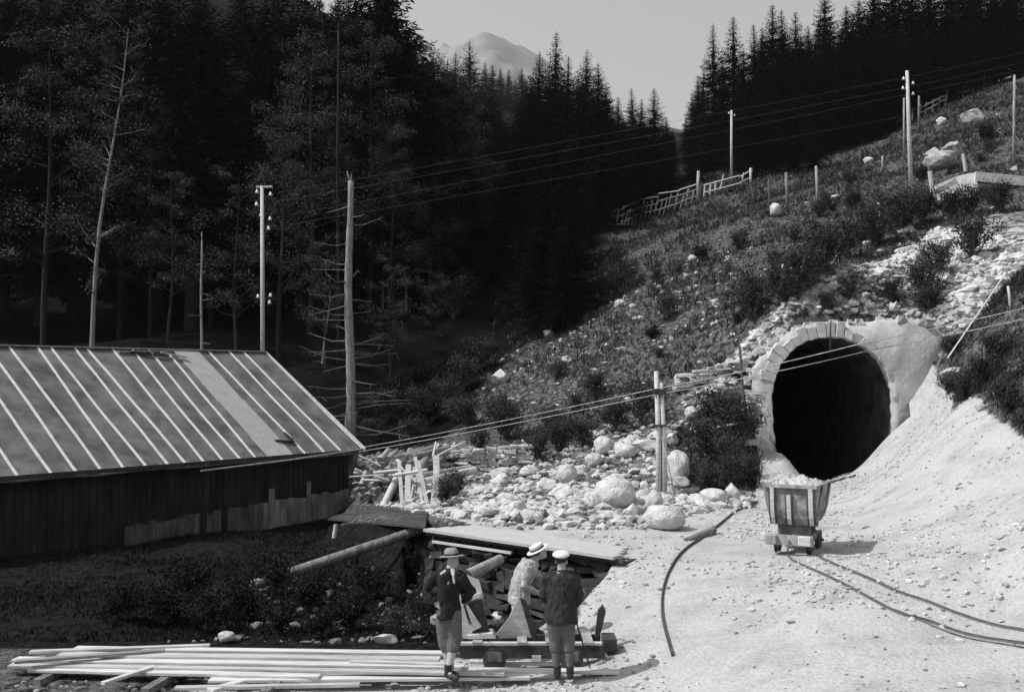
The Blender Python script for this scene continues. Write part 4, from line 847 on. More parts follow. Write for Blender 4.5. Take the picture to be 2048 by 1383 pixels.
scatter(ZL, 22, .12, .3, 'pale stone in the tumbled bank left of the tunnel arch', 'stones left of the arch', 4, *bounds(ZL))
# small stones: uncountable
stones(Z_YARD, 12000, .006, .06, 5, M['stone'], 'gravel', pw=5, cl=2.2)
stones(Z_TALUS, 3600, .03, .2, 6, M['stone'], 'rubble')
stones(Z_TALUS, 900, .05, .18, 16, M['stone_dark'], 'dark_rubble')
stones(Z_YARD, 2600, .005, .032, 15, M['stone_dark'], 'dark_gravel', pw=3, cl=1.6)
stones(Z_SCREE, 1500, .05, .25, 17, M['stone_dark'], 'dark_scree')
stones(Z_SCREE, 5200, .03, .22, 7, M['stone'], 'scree')
ZG = GP([(330, 1285), (560, 1130), (860, 1080), (1200, 1140), (1180, 1285)])
stones(ZG, 420, .02, .13, 8, M['stone_dark'], 'loose_rubble')
stones([(-6.8, 13.6), (2.2, 13.4), (2.2, 15.4), (-6.8, 15.6)], 650, .008, .05, 51, M['wood_grey'], 'wood_chips')
# grass
def tufts(poly, n, hmin, hmax, seed, name, m_, blades=5, xr=None, yr=None, cl=(2.5, 9)):
    r = np.random.default_rng(seed); b = bounds(poly); xr = xr or b[0]; yr = yr or b[1]; X = []; Y = []
    while len(X) < n:
        x, y = r.uniform(*xr, 6000), r.uniform(*yr, 6000); ok = inpoly(x, y, poly) & (np.abs(x / y) < .56) & (~inpoly(x, y, Z_SCREE)) & (vnoise(x, y, *cl) > r.uniform(-.5, .35, 6000)) & ~((x > 8.3) & (x < 15.6) & (y > 34.5) & (y < 39)); X += list(x[ok]); Y += list(y[ok])
    X, Y = np.array(X[:n]), np.array(Y[:n]); Z = H(X, Y); X = np.repeat(X, blades); Y = np.repeat(Y, blades); Z = np.repeat(Z, blades); k = len(X)
    P = np.stack([X + r.normal(0, .08, k), Y + r.normal(0, .08, k), Z - .03], 1); D = unit(np.stack([r.normal(0, .45, k), r.normal(0, .45, k), np.ones(k)], 1)); S_ = unit(np.cross(D, unit(r.normal(0, 1, (k, 3)))))
    v, f = kites(P, D, S_, r.uniform(hmin, hmax, k) * (.7 + .007 * Y), r.uniform(.010, .024, k) * (.6 + .012 * Y)); return tag(link(name, mesh_np(name, v, f), m_), kind='stuff')
ZH = GP([(930, 880), (960, 800), (1000, 560), (1200, 440), (1360, 330), (1500, 330), (1800, 240), (2040, 170), (2200, 300), (2200, 420), (1700, 535), (1500, 640), (1440, 740), (1340, 790), (1200, 860), (1050, 895)])
tufts(ZH, 19000, .12, .45, 1, 'meadow_grass', M['grass'])
tufts(ZH, 7000, .08, .32, 21, 'dry_grass', M['grass_dry'], cl=(1.1, 30))
tufts(GP([(1895, 800), (1890, 720), (1960, 640), (2045, 545), (2300, 560), (2300, 900), (2045, 868)]), 2600, .1, .3, 2, 'bank_grass', M['grass'])
tufts(GP([(1340, 880), (1400, 830), (1480, 790), (1515, 860), (1512, 985), (1400, 985)]), 1200, .1, .35, 3, 'recess_grass', M['grass'])
tufts([(-14, 16.5), (.3, 16.6), (1.2, 18.3), (-2.2, 22.3), (-5.5, 31), (-7, 37), (-18, 30)], 9000, .05, .2, 4, 'gully_weeds', M['weed'])

r = random.Random(12)
for i, (px, py, Y, w_, h_) in enumerate([(948, 1240, 17.2, 50, 34), (1000, 1205, 18.2, 44, 34), (985, 1165, 19.0, 40, 30), (1080, 1200, 18.0, 50, 34), (1155, 1190, 17.8, 46, 36), (1185, 1165, 18.4, 40, 30), (1130, 1150, 18.8, 44, 26), (905, 1200, 19.6, 44, 30), (880, 1160, 20.6, 40, 28), (1100, 1240, 16.8, 40, 26), (1040, 1160, 19.2, 44, 26)]):
    g = W(px, py, Y); z_ = h1(g.x, g.y)
    o = link('boulder', RK[i % 6].copy()); o.data.materials.clear(); o.data.materials.append(M['rock_dark']); sx = w_ * Y / F / 1.6; o.location = (g.x, g.y, z_ + sx * .35); o.scale = (sx, sx * .9, sx * .8); o.rotation_euler = (r.uniform(-.4, .4), 0, r.uniform(0, 6)); tag(o, 'dark rock', 'boulder', 'dark rocks in the pit')
# ---------------------------------------------------------------- rails
def rail(name, pts, lab, w_=.03, h_=.045, mt='rail', lift=.012, cat='rail', grp=None, dash=None):
    P = [Vector((x, y, h1(x, y) + lift)) for x, y in pts]; full = []
    for i in range(len(P) - 1):
        p0, p1, p2, p3 = P[max(0, i - 1)], P[i], P[i + 1], P[min(len(P) - 1, i + 2)]
        for k in range(24):
            t = k / 24; full.append(.5 * ((2 * p1) + (p2 - p0) * t + (2 * p0 - 5 * p1 + 4 * p2 - p3) * t * t + (3 * p1 - p0 - 3 * p2 + p3) * t ** 3))
    full.append(P[-1])
    zz = H([q.x for q in full], [q.y for q in full]); zz = np.convolve(np.pad(zz, 2, mode='edge'), np.ones(5) / 5, 'valid')
    for q, z_ in zip(full, zz): q.z = float(z_) + lift
    o0 = full[0].copy(); mb = MB(); prof = [(-w_ / 2, -h_), (-w_ / 2, -h_ * .8), (-w_ * .15, -h_ * .6), (-w_ * .15, -h_ * .2), (-w_ * .35, 0), (w_ * .35, 0), (w_ * .15, -h_ * .2), (w_ * .15, -h_ * .6), (w_ / 2, -h_ * .8), (w_ / 2, -h_)]
    vs = []
    for i, p in enumerate(full):
        d = (full[min(i + 1, len(full) - 1)] - full[max(i - 1, 0)]); d.z = 0; d.normalize(); s = Vector((d.y, -d.x, 0))
        vs += [p - o0 + s * a + Vector((0, 0, b + h_ * .6)) for a, b in prof]
    n = len(prof); fs = [(i * n + k, i * n + (k + 1) % n, (i + 1) * n + (k + 1) % n, (i + 1) * n + k) for i in range(len(full) - 1) for k in range(n)] + [tuple(range(n)), tuple(range(len(vs) - 1, len(vs) - n - 1, -1))]
    mb.add(vs, fs); o = mb.obj(name, M[mt]); o.location = o0; return tag(o, lab, cat, grp)
def g2(px, py): g = G(px, py); return (g.x, g.y)
def gz(px, py, z=1.0): g = WZ(px, py, z); return (g.x, g.y)
rail('narrow_gauge_rail', [g2(*q) for q in ((2200, 1330), (2029, 1288), (1875, 1250), (1764, 1211), (1608, 1133), (1575, 1112))], 'left rail of the narrow track running from the tub wagon to the lower right')
rail('narrow_gauge_rail', [g2(*q) for q in ((2200, 1312), (2029, 1265), (1875, 1219), (1771, 1179), (1670, 1131), (1635, 1112))], 'right rail of the narrow track running from the tub wagon to the lower right')
tb = rail('scrap_timber', [g2(*q) for q in ((2200, 1340), (2029, 1296), (1880, 1258), (1785, 1222))], 'old timber lying along the near side of the left rail', .06, .03, 'wood_mid', .0, 'timber')
rail('curved_rail', [g2(1345, 1318), g2(1324, 1225), g2(1338, 1145), g2(1400, 1080), g2(1515, 1005)], 'dark curved rail sweeping from the lower middle towards the tunnel', .035, .05, 'iron', .02)
0 and rail('curved_rail', [g2(1385, 1200), g2(1392, 1160), g2(1410, 1125), g2(1440, 1095)], 'half-buried inner rail beside the dark curved rail', .03, .04, 'rail', -.005)
for i, (a, b) in enumerate([((1650, 966), (1712, 953)), ((1640, 962), (1700, 948)), ((1612, 964), (1690, 957))]):
    rail('plank_rail', [g2(*a), g2(*b)], ['nearest', 'middle', 'farthest'][i] + ' of the thin rails lying at the tunnel mouth', .05, .06, 'iron' if i == 0 else 'wood_mid', .03, 'rail', 'rails at the tunnel mouth')

# ---------------------------------------------------------------- tub wagon
g = WZ(1620, 1100, 1.05); cart = empty('tub_wagon', Vector((g.x, g.y + .75, h1(g.x, g.y + .5) + .02)), 'rubble-filled wooden tub wagon with upright iron ribs standing before the tunnel', 'wagon', rot=(0, 0, R(-28)), scale=(1, 1, .93))
mtub = mat('weathered_tub_planks', .26, ns=4, amp=.55, bump=.4, bs=14)
def cobj(mb, nm, m_, par=None, **k): return mb.obj(nm, m_, par or cart, **k)
def tub():
    mb = MB(); th = .045
    zs = [.58, .72, .92, 1.2, 1.40]; ws = [.34, .41, .46, .50, .52]; ls = [.5, .58, .62, .64, .65]; rings = []
    for k, sc in ((0, 0), (1, th)):
        for z, w_, l_ in zip(zs, ws, ls):
            rings.append([Vector((sx * (w_ - sc), sy * (l_ - sc), z + (th if k and z == zs[0] else 0))) for sx, sy in ((-1, -1), (1, -1), (1, 1), (-1, 1))])
    vs = [v for r in rings for v in r]; fs = []; n = len(zs)
    for i in range(n - 1):
        for j in range(4):
            a = i * 4 + j; b = i * 4 + (j + 1) % 4; fs.append((a, b, b + 4, a + 4)); a += n * 4; b += n * 4; fs.append((b, a, a + 4, b + 4))
    t_ = (n - 1) * 4
    for j in range(4): fs.append((t_ + j, t_ + (j + 1) % 4, n * 4 + t_ + (j + 1) % 4, n * 4 + t_ + j))
    fs += [(3, 2, 1, 0), (n * 4, n * 4 + 1, n * 4 + 2, n * 4 + 3)]; mb.add(vs, fs); return mb
cobj(tub(), 'tub', mtub)
def front_y(z): return -float(np.interp(z, [.58, .72, .92, 1.2, 1.40], [.5, .58, .62, .64, .65]))
for x, w_ in ((-.34, .13), (-.03, .14), (.38, .15)):
    z0, z1 = .60, (1.34 if abs(x) > .1 else 1.2)
    zs = np.linspace(z0, z1, 6)
    for nm, ww, off, mt in (('iron_rib', w_, .035, 'iron'), ('rib_face', w_ * .55, .06, 'wood_pale')):
        mb = MB()
        for a, b in zip(zs[:-1], zs[1:]): mb.beam((x, front_y(a) - off, a - .004), (x, front_y(b) - off, b + .004), ww, .05 if nm == 'iron_rib' else .02, up=(0, 1, 0))
        cobj(mb, nm, M[mt])
for sx in (-1, 1):
    for y in (-.36, .36):
        mb = MB(); mb.beam((sx * .40, y, .75), (sx * .53, y, 1.4), .1, .05, up=(sx, 0, 0)); cobj(mb, 'side_rib', M['iron'])
mb = MB(); mb.beam((-.5, -.68, 1.38), (.5, -.68, 1.38), .06, .07); cobj(mb, 'rim_bar', M['wood_grey'])
for y in (-.36, .36):
    mb = MB(); mb.beam((-.3, y, .47), (.3, y, .47), .14, .22); cobj(mb, 'cross_beam', M['wood_mid'])
for sx in (-1, 1):
    mb = MB(); mb.beam((sx * .26, -.72, .3), (sx * .26, .72, .3), .1, .14); cobj(mb, 'frame_beam', M['wood_mid'])
mb = MB(); mb.box((0, -.76, .3), (.86, .1, .2)); cobj(mb, 'buffer_beam', M['wood_grey'])
mb = MB(); mb.box((.30, -.85, .31), (.24, .1, .2)); cobj(mb, 'buffer_block', M['wood_pale'], bevel=.02)
mb = MB(); mb.box((-.33, -.85, .31), (.22, .1, .2)); cobj(mb, 'buffer_block', M['wood_grey'], bevel=.02)
mb = MB(); mb.tube([(0, -.82, .3), (.02, -.95, .22), (0, -.97, .1)], .022, 6); cobj(mb, 'coupling_hook', M['rail'])
mb = MB(); mb.beam((.45, -.6, .55), (1.05, -.5, .62), .07, .06); cobj(mb, 'brake_lever', M['wood_pale'])
for sx in (-1, 1):
    for y in (-.42, .42):
        mb = MB(); c = Vector((sx * .3, y, .17))
        mb.tube([c + Vector((-.04, 0, 0)), c + Vector((-.025, 0, 0))], .19, 18); mb.tube([c + Vector((-.026, 0, 0)), c + Vector((.04, 0, 0))], .165, 18); w_ = cobj(mb, 'wheel', M['iron'])
for y in (-.42, .42):
    mb = MB(); mb.tube([(-.4, y, .17), (.4, y, .17)], .03, 8); cobj(mb, 'axle', M['iron'])
def heap(rx, ry, hh, seed):
    bm = bmesh.new(); bmesh.ops.create_grid(bm, x_segments=34, y_segments=34, size=1)
    for v in bm.verts:
        x, y = v.co.x, v.co.y; e = max(0, 1 - max(abs(x), abs(y)) ** 2.5); v.co = Vector((x * rx, y * ry, hh * e * (1 + .5 * mnoise.noise(Vector((x * 2, y * 2, seed)))) + .06 * mnoise.noise(Vector((x * 9, y * 9, seed)))))
    m = bpy.data.meshes.new('load'); bm.to_mesh(m); bm.free(); return m
hp = link('rubble_load', heap(.50, .63, .17, 3), M['plaster']); hp.matrix_world = Matrix.Translation(cart.location + Vector((0, 0, 1.22))) @ Matrix.Rotation(R(-28), 4, 'Z'); tag(hp, 'heap of pale rubble filling the tub wagon', 'rubble')

# ---------------------------------------------------------------- low trolley with two triangular stands
TY = 14.95; tz = .0
tr = empty('flat_trolley', W(1072, 1330, TY), 'low flat rail trolley with two triangular end stands behind the three men', 'trolley'); tr.location.z = 0
X0, X1 = W(922, 1280, TY).x - tr.location.x, W(1222, 1280, TY).x - tr.location.x
ztop = W(1072, 1279, TY).z
def tobj(mb, nm, m_, **k): return mb.obj(nm, m_, tr, **k)
for y in (-.22, .42):
    mb = MB(); mb.beam((X0, y, ztop - .11), (X1 - .12, y, ztop - .11), .08, .18); tobj(mb, 'side_beam', M['wood_dark'])
mb = MB(); mb.beam((X0, -.2, ztop), (X1 - .15, -.2, ztop), .1, .035); tobj(mb, 'top_plate', M['wood_pale'])
for x in (X0 + .25, X0 + .9, X1 - .9, X1 - .35):
    mb = MB(); mb.beam((x, -.28, ztop + .02), (x, .48, ztop + .02), .14, .03); tobj(mb, 'cross_board', M['wood_grey'])
mb = MB(); mb.box((X1 - .02, .1, ztop - .06), (.2, .4, .2)); tobj(mb, 'buffer_block', M['wood_dark'], bevel=.015)
for x in (X0 + .5, X1 - .6):
    for y in (-.28, .34):
        mb = MB(); mb.tube([(x, y - .03, .15), (x, y - .015, .15)], .17, 18); mb.tube([(x, y - .016, .15), (x, y + .04, .15)], .145, 18); tobj(mb, 'wheel', M['iron'])
    mb = MB(); mb.tube([(x, -.34, .15), (x, .4, .15)], .025, 8); tobj(mb, 'axle', M['iron'])
    mb = MB(); mb.box((x, -.27, .2), (.2, .1, .14)); tobj(mb, 'axle_box', M['wood_mid'])
mb = MB(); mb.box((W(1072, 1305, TY).x - tr.location.x + .0, -.3, W(1072, 1305, TY).z), (.13, .03, .08)); tobj(mb, 'pale_plate', M['wood_pale'])
def tri(px_pts, y, th, m_, nm):
    vs = [W(px, py, TY + y) - tr.location for px, py in px_pts]; n = len(vs); mb = MB(); mb.add(vs + [v + Vector((0, th, 0)) for v in vs], [tuple(range(n)), tuple(range(2 * n - 1, n - 1, -1))] + [(i, i + n, (i + 1) % n + n, (i + 1) % n) for i in range(n)]); return tobj(mb, nm, M[m_])
tri([(910, 1178), (918, 1180), (945, 1272), (952, 1276), (922, 1276), (912, 1240)], -.05, .03, 'wood_pale', 'stand_panel')
tri([(914, 1142), (958, 1160), (968, 1196), (957, 1198), (952, 1180), (930, 1160)], -.02, .04, 'wood_pale', 'stand_panel')
tri([(928, 1196), (962, 1184), (962, 1193), (929, 1205)], -.06, .05, 'wood_pale', 'stand_rail')
tri([(936, 1205), (962, 1196), (979, 1262), (945, 1270)], .02, .04, 'wood_dark', 'stand_panel')
tri([(930, 1212), (936, 1210), (963, 1252), (957, 1256), (944, 1262)], -.07, .03, 'wood_pale', 'stand_brace')
tri([(935, 1270), (985, 1266), (992, 1276), (935, 1277)], -.12, .3, 'wood_pale', 'stand_foot')
tri([(1036, 1196), (1062, 1236), (1064, 1274), (1000, 1276), (992, 1268), (1016, 1238)], .12, .05, 'wood_pale', 'stand_panel')
tri([(1040, 1196), (1052, 1200), (1075, 1272), (1062, 1272)], .02, .05, 'wood_dark', 'stand_post')
tri([(1196, 1220), (1206, 1208), (1212, 1222), (1200, 1272), (1190, 1272)], .2, .06, 'wood_dark', 'stand_post')
tri([(1150, 1188), (1168, 1180), (1170, 1188), (1158, 1196), (1148, 1272), (1140, 1272)], .35, .05, 'wood_mid', 'stand_post')

# ---------------------------------------------------------------- planks at the lower left
mplk = [mat('sawn_plank_%s' % n_, v, ns=4, amp=.35, bump=.5, bs=30, stretch=(.25, 4, 4)) for n_, v in (('bright', .55), ('pale', .42), ('grey', .26))]
def plank(pa, pb, z, w_, th, lab, k=0):
    a, b = WZ(*pa, z), WZ(*pb, z); mb = MB(); mb.beam(Vector(), b - a, w_, th); o = mb.obj('plank', mplk[k], bevel=.006); o.location = a; return tag(o, lab, 'plank', 'planks stacked at the lower left')
PL = [((150, 1296), (905, 1306), .20, .17, 0, 'topmost long plank at the back of the stack'), ((120, 1308), (880, 1318), .20, .2, 1, 'grey-edged long plank second from the back'), ((30, 1318), (930, 1332), .16, .2, 0, 'long bright plank in the middle of the stack'),
      ((20, 1330), (1010, 1346), .13, .14, 1, 'long plank in the front half of the stack reaching under the left man'), ((330, 1330), (1240, 1343), .10, .15, 0, 'bright plank reaching furthest right beneath the trolley'), ((60, 1338), (640, 1352), .10, .16, 0, 'wide bright plank at the front left of the stack'),
      ((420, 1358), (1060, 1352), .06, .22, 0, 'broad plank at the front beneath the men'), ((30, 1322), (330, 1300), .24, .12, 2, 'weathered grey plank laid askew over the left end'), ((60, 1303), (420, 1290), .23, .1, 1, 'short pale plank askew at the back left'),
      ((205, 1366), (310, 1332), .14, .08, 0, 'short bright stick slanting out at the lower left'), ((420, 1380), (560, 1340), .05, .14, 0, 'short wide board slanting off the lower front'), ((700, 1322), (905, 1328), .19, .1, 1, 'short plank lying close behind the left man'),
      ((940, 1322), (1120, 1327), .05, .1, 0, 'pale board lying under the trolley wheels'), ((1140, 1339), (1300, 1334), .04, .12, 1, 'pale board end under the right end of the trolley'), ((350, 1375), (720, 1368), .06, .1, 1, 'narrow board at the very front edge')]
for pa, pb, z, w_, k, lab in PL: plank(pa, pb, z, w_, .045, lab, k)
for i, (px, py) in enumerate([(120, 1345), (330, 1362), (560, 1366), (760, 1340)]):
    a = WZ(px, py, .02); mb = MB(); mb.beam(Vector((-.1, -.5, 0)), Vector((.1, .9, 0)), .12, .1); o = mb.obj('bearer', M['wood_mid']); o.location = a; tag(o, ['leftmost', 'second from left', 'third from left', 'rightmost'][i] + ' of the bearers under the stacked planks', 'timber', 'bearers under the planks')

# ---------------------------------------------------------------- logs
def log(a, b, rad, lab, grp=None, mt='bark', r2=None, hollow=False, name='log', cat='log', endm='cutwood'):
    mb = MB(); a, b = Vector(a), Vector(b); d = b - a; mb.tube([Vector(), d * .3, d * .7, d], [rad, rad * .98, rad * .95, (r2 or rad * .92)], 12, cap=False); o = mb.obj(name, M[mt], smooth=True); o.location = a; tag(o, lab, cat, grp)
    dn_ = d.normalized()
    for p, s in ((Vector(), -1), (d, 1)):
        e = MB(); e.tube([p + dn_ * s * -.02, p + dn_ * s * .008], (rad if s < 0 else (r2 or rad * .92)) * .985, 12); e.obj('log_end', M[endm], o)
    return o
log(W(934, 1150, 17.6), W(1000, 1118, 18.6), .10, 'log with a dark hollow end lying above the pit behind the left man', mt='wood_grey', endm='iron')
log(W(1374, 1084, 21.3), W(1426, 1060, 22.3), .10, 'short thick dark-striped log lying at the bend of the curved rail', mt='wood_mid')
log(W(1212, 1062, 23.3), W(1240, 1022, 25.5), .13, 'squared pale log leaning down from the largest boulder', mt='wood_grey')
log(W(1262, 1024, 25), W(1330, 1006, 26.5), .09, 'thin pale log behind the foot of the double post', mt='wood_pale')
log(W(500, 1172, 23.5), W(850, 1055, 25.0), .13, 'long dark log pipe running down the gully from the landing to below the shed', mt='wood_mid')
log(W(668, 1075, 27.0), W(672, 1048, 27.0), .06, 'short pale post standing in the shade under the shed corner', mt='wood_pale')
log(G(770, 1012) - Vector((0, .5, 0)), G(770, 1012) + Vector((.4, .3, 1.0)), .13, 'pale log propped upright against the wood pile', mt='wood_pale')
for p0, p1, l in (((1300, 892, 35), (1345, 882, 35), 'short pale rail right of the double post'), ((1390, 862, 33.5), (1500, 842, 34), 'thin pale pole spanning the recess left of the tunnel'), ((866, 915, 33), (930, 883, 34), 'pale crooked branch on top of the wood pile'), ((866, 912, 33), (872, 884, 33.4), 'upright pale branch stub on top of the wood pile'), ((1045, 880, 37), (1062, 905, 36.5), 'pale stub at the top of the rubble')):
    log(W(*p0), W(*p1), .04, l, mt='wood_pale', name='branch', cat='branch', endm='wood_pale')
r = random.Random(5); k = 0
for row in range(7):
    for c in range(11 - row):
        px = 704 + row * 9 + c * 16 + r.uniform(-3, 3); p = G(px, 1003 - c * .5); p.z += .16 + row * .205; p.y += row * .10 - .5; rad = r.uniform(.085, .14); ang = r.uniform(-.45, .3)
        q = p + Vector((math.sin(ang) * 2.4 + .9, math.cos(ang) * 1.6, r.uniform(.1, .35))); log(p, q, rad, 'cut log among many in the wood pile at the shed corner', 'logs in the wood pile', mt=r.choice(['bark_pale', 'wood_pale', 'wood_grey']), endm='cutwood'); k += 1
for i in range(16):
    px = r.uniform(700, 860); p = G(px, 1004); p.y -= r.uniform(0, .4); p.z += r.uniform(.1, 1.4); q = p + Vector((r.uniform(-1.2, 1.2), r.uniform(-.2, .5), r.uniform(-.4, .5))); log(p, q, r.uniform(.03, .07), 'thin split stick strewn over the wood pile', 'sticks on the wood pile', mt='wood_pale', name='stick', cat='stick', endm='wood_pale')
for i in range(8):
    gq = G(806 + i * 10, 1006 + r.uniform(-5, 5)); q = gq - Vector((0, .25, 0)); p = gq + Vector((r.uniform(-.4, .25), r.uniform(.2, .5), 1.35 + r.uniform(-.1, .15))); mb = MB(); mb.beam(Vector((r.uniform(-.12, .12), 0, r.uniform(-.3, .1))), q - p, r.uniform(.10, .24), .04, up=(0, -1, .3)); o = mb.obj('slab_board', M['wood_pale']); o.location = p; tag(o, 'pale slab board leaning against the right end of the wood pile', 'board', 'slab boards at the wood pile')
# dry stone wall left of the largest boulder
def drywall(pts, Yd, courses, lab, seed, th=.5, m_='stone', hc=.13):
    r = random.Random(seed); o = empty('dry_stone_wall', W(pts[0][0], pts[0][1], Yd), lab, 'wall'); mb = MB()
    for i in range(len(pts) - 1):
        a, b = W(pts[i][0], pts[i][1], Yd), W(pts[i + 1][0], pts[i + 1][1], Yd); L = (b - a).length; ncs = courses
        for c in range(ncs):
            s = r.uniform(-.2, 0)
            while s < L:
                l_ = r.uniform(.18, .6); p = a.lerp(b, min(1, max(0, (s + l_ / 2) / L))); p.z += c * hc; p.y += r.uniform(-.12, .1)
                if r.random() > .1: mb.box(p - o.location, (l_ * .92, th * r.uniform(.7, 1), hc * r.uniform(.7, .98)), Matrix.Rotation(r.uniform(-.08, .08), 3, 'Y') @ Matrix.Rotation(r.uniform(-.2, .2), 3, 'Z'), .035)
                s += l_
    mb.obj('stonework', M[m_], o, bevel=.015); return o
drywall([(872, 952), (960, 946), (1050, 938)], G(960, 948).y - .3, 7, 'rough dry-stone wall of flat slabs between the wood pile and the boulders', 2)
drywall([(1355, 775), (1400, 764), (1445, 752), (1480, 742), (1520, 727)], 36.8, 4, 'dry-stone wall rim rising to the left shoulder of the tunnel arch', 3, .6)
drywall([(1495, 850), (1512, 848)], 34.9, 11, 'rough stone pier stacked beside the left jamb of the tunnel', 4, .5, hc=.16)
mb = MB(); mb.box((0, 0, 0), (.5, .4, .22)); o = mb.obj('squared_block', M['plaster'], bevel=.03); o.location = W(1502, 884, 34.4); tag(o, 'squared pale block jutting at the left jamb of the tunnel', 'stone block')
# ---------------------------------------------------------------- people
def ell(bm, c, r, sub=3, Mx=None):
    res = bmesh.ops.create_icosphere(bm, subdivisions=sub, radius=1)
    for v in res['verts']:
        p = Vector((v.co.x * r[0], v.co.y * r[1], v.co.z * r[2])); v.co = (Mx @ p if Mx is not None else p) + Vector(c)
def loft(bm, secs, n=18):
    "secs: (centre, rx, ry, facing angle) – rings square to the path, rx across, ry fore and aft"
    rings = []; P = [Vector(s[0]) for s in secs]
    for i, s in enumerate(secs):
        d = (P[min(i + 1, len(P) - 1)] - P[max(i - 1, 0)]).normalized(); f = s[3] if len(s) > 3 else 0; fw = Vector((math.sin(f), math.cos(f), 0))
        x = fw.cross(d); 
        if x.length < .15: x = Vector((1, 0, 0)).cross(d)
        x.normalize(); y = d.cross(x)
        rings.append([bm.verts.new(P[i] + x * s[1] * math.cos(t) + y * s[2] * math.sin(t)) for t in [6.28318 * k / n for k in range(n)]])
    for a, b in zip(rings[:-1], rings[1:]):
        for k in range(n): bm.faces.new((a[k], a[(k + 1) % n], b[(k + 1) % n], b[k]))
    bm.faces.new(rings[0][::-1]); bm.faces.new(rings[-1])
def limb(bm, pts, rs, n=14): loft(bm, [(p, r, r) for p, r in zip(pts, rs)], n)
def melt(bm, name, m_, parent, vox=.012, smooth=3, disp=0, seed=0):
    bmesh.ops.recalc_face_normals(bm, faces=bm.faces[:]); me = bpy.data.meshes.new(name); bm.to_mesh(me); bm.free(); o = bpy.data.objects.new(name, me); C.objects.link(o)
    md = o.modifiers.new('r', 'REMESH'); md.mode = 'VOXEL'; md.voxel_size = vox; md.use_smooth_shade = True
    ms = o.modifiers.new('s', 'SMOOTH'); ms.iterations = smooth; ms.factor = .5
    dg = bpy.context.evaluated_depsgraph_get(); dg.update(); m2 = bpy.data.meshes.new_from_object(o.evaluated_get(dg)); o.modifiers.clear(); o.data = m2; m2.name = name
    if disp:
        co = np.empty(len(m2.vertices) * 3, np.float32); m2.vertices.foreach_get('co', co); co = co.reshape(-1, 3); no = np.empty(len(m2.vertices) * 3, np.float32); m2.vertices.foreach_get('normal', no); no = no.reshape(-1, 3)
        d = np.array([mnoise.noise(Vector((float(c[0]) * 9 + seed, float(c[1]) * 9, float(c[2]) * 5))) + .6 * mnoise.noise(Vector((float(c[0]) * 22, float(c[1]) * 22 + seed, float(c[2]) * 12))) for c in co]); m2.vertices.foreach_set('co', (co + no * d[:, None] * disp).ravel().astype(np.float32)); m2.update()
    m2.materials.clear(); m2.materials.append(m_); m2.polygons.foreach_set('use_smooth', np.ones(len(m2.polygons), bool)); o.parent = parent; return o
def hand(bm, wrist, d, side, up, curl=.5, s=1.0):
    "wrist point, direction of the palm, thumb side, back-of-hand normal"
    d, side, up = Vector(d).normalized(), Vector(side).normalized(), Vector(up).normalized(); w = Vector(wrist)
    loft2 = [(w, .026 * s), (w + d * .03 * s, .03 * s), (w + d * .06 * s, .034 * s), (w + d * .09 * s, .034 * s)]
    for k in range(5): limb(bm, [w + side * (k - 2) * .014 * s, w + d * .05 * s + side * (k - 2) * .017 * s, w + d * .092 * s + side * (k - 2) * .0175 * s], [.015 * s, .0155 * s, .0125 * s], 8)
    for k, L in zip(range(4), (.078, .088, .083, .064)):
        b = w + d * .09 * s + side * (1.5 - k) * .0205 * s; q = b.copy(); dd = d.copy(); pts = [q.copy()]
        for j, f in enumerate((.45, .3, .25)):
            a = curl * (1.0 + .15 * k); dd = (dd * math.cos(a) - up * math.sin(a)); q = q + dd * L * f * s; pts.append(q.copy()); nu = up * math.cos(a) + (dd * 0); up_ = up
            up = (up - dd * up.dot(dd)).normalized()
        limb(bm, pts, [.0098 * s, .0095 * s, .0088 * s, .007 * s], 8); up = Vector(up_)
    b = w + d * .03 * s + side * .03 * s; limb(bm, [b, b + side * .022 * s + d * .03 * s - up * .012 * s, b + side * .018 * s + d * .058 * s - up * .026 * s], [.0125 * s, .0115 * s, .009 * s], 8)
def head(bm, c, yaw, pitch=0, roll=0, neck=None):
    Mx = (Matrix.Rotation(-yaw, 3, 'Z') @ Matrix.Rotation(-pitch, 3, 'X') @ Matrix.Rotation(roll, 3, 'Y')); c = Vector(c)
    def a(p, r, s=3): ell(bm, c + Mx @ Vector(p), r, s, Mx)
    a((0, -.012, .03), (.074, .094, .088)); a((0, .02, -.035), (.058, .068, .075)); a((0, .058, -.085), (.03, .028, .024)); a((0, .05, -.02), (.052, .046, .05))
    limb(bm, [c + Mx @ Vector((0, .088, .018)), c + Mx @ Vector((0, .104, -.012)), c + Mx @ Vector((0, .115, -.028))], [.009, .012, .015], 8)
    for sx in (-1, 1):
        a((sx * .076, -.008, -.012), (.012, .02, .032), 2); a((sx * .03, .082, .032), (.026, .012, .009), 2); a((sx * .031, .079, .008), (.013, .01, .009), 2); a((sx * .042, .06, -.03), (.022, .02, .024), 2)
    a((0, .090, -.052), (.026, .009, .006), 2); a((0, .086, -.064), (.022, .01, .007), 2)
    return Mx
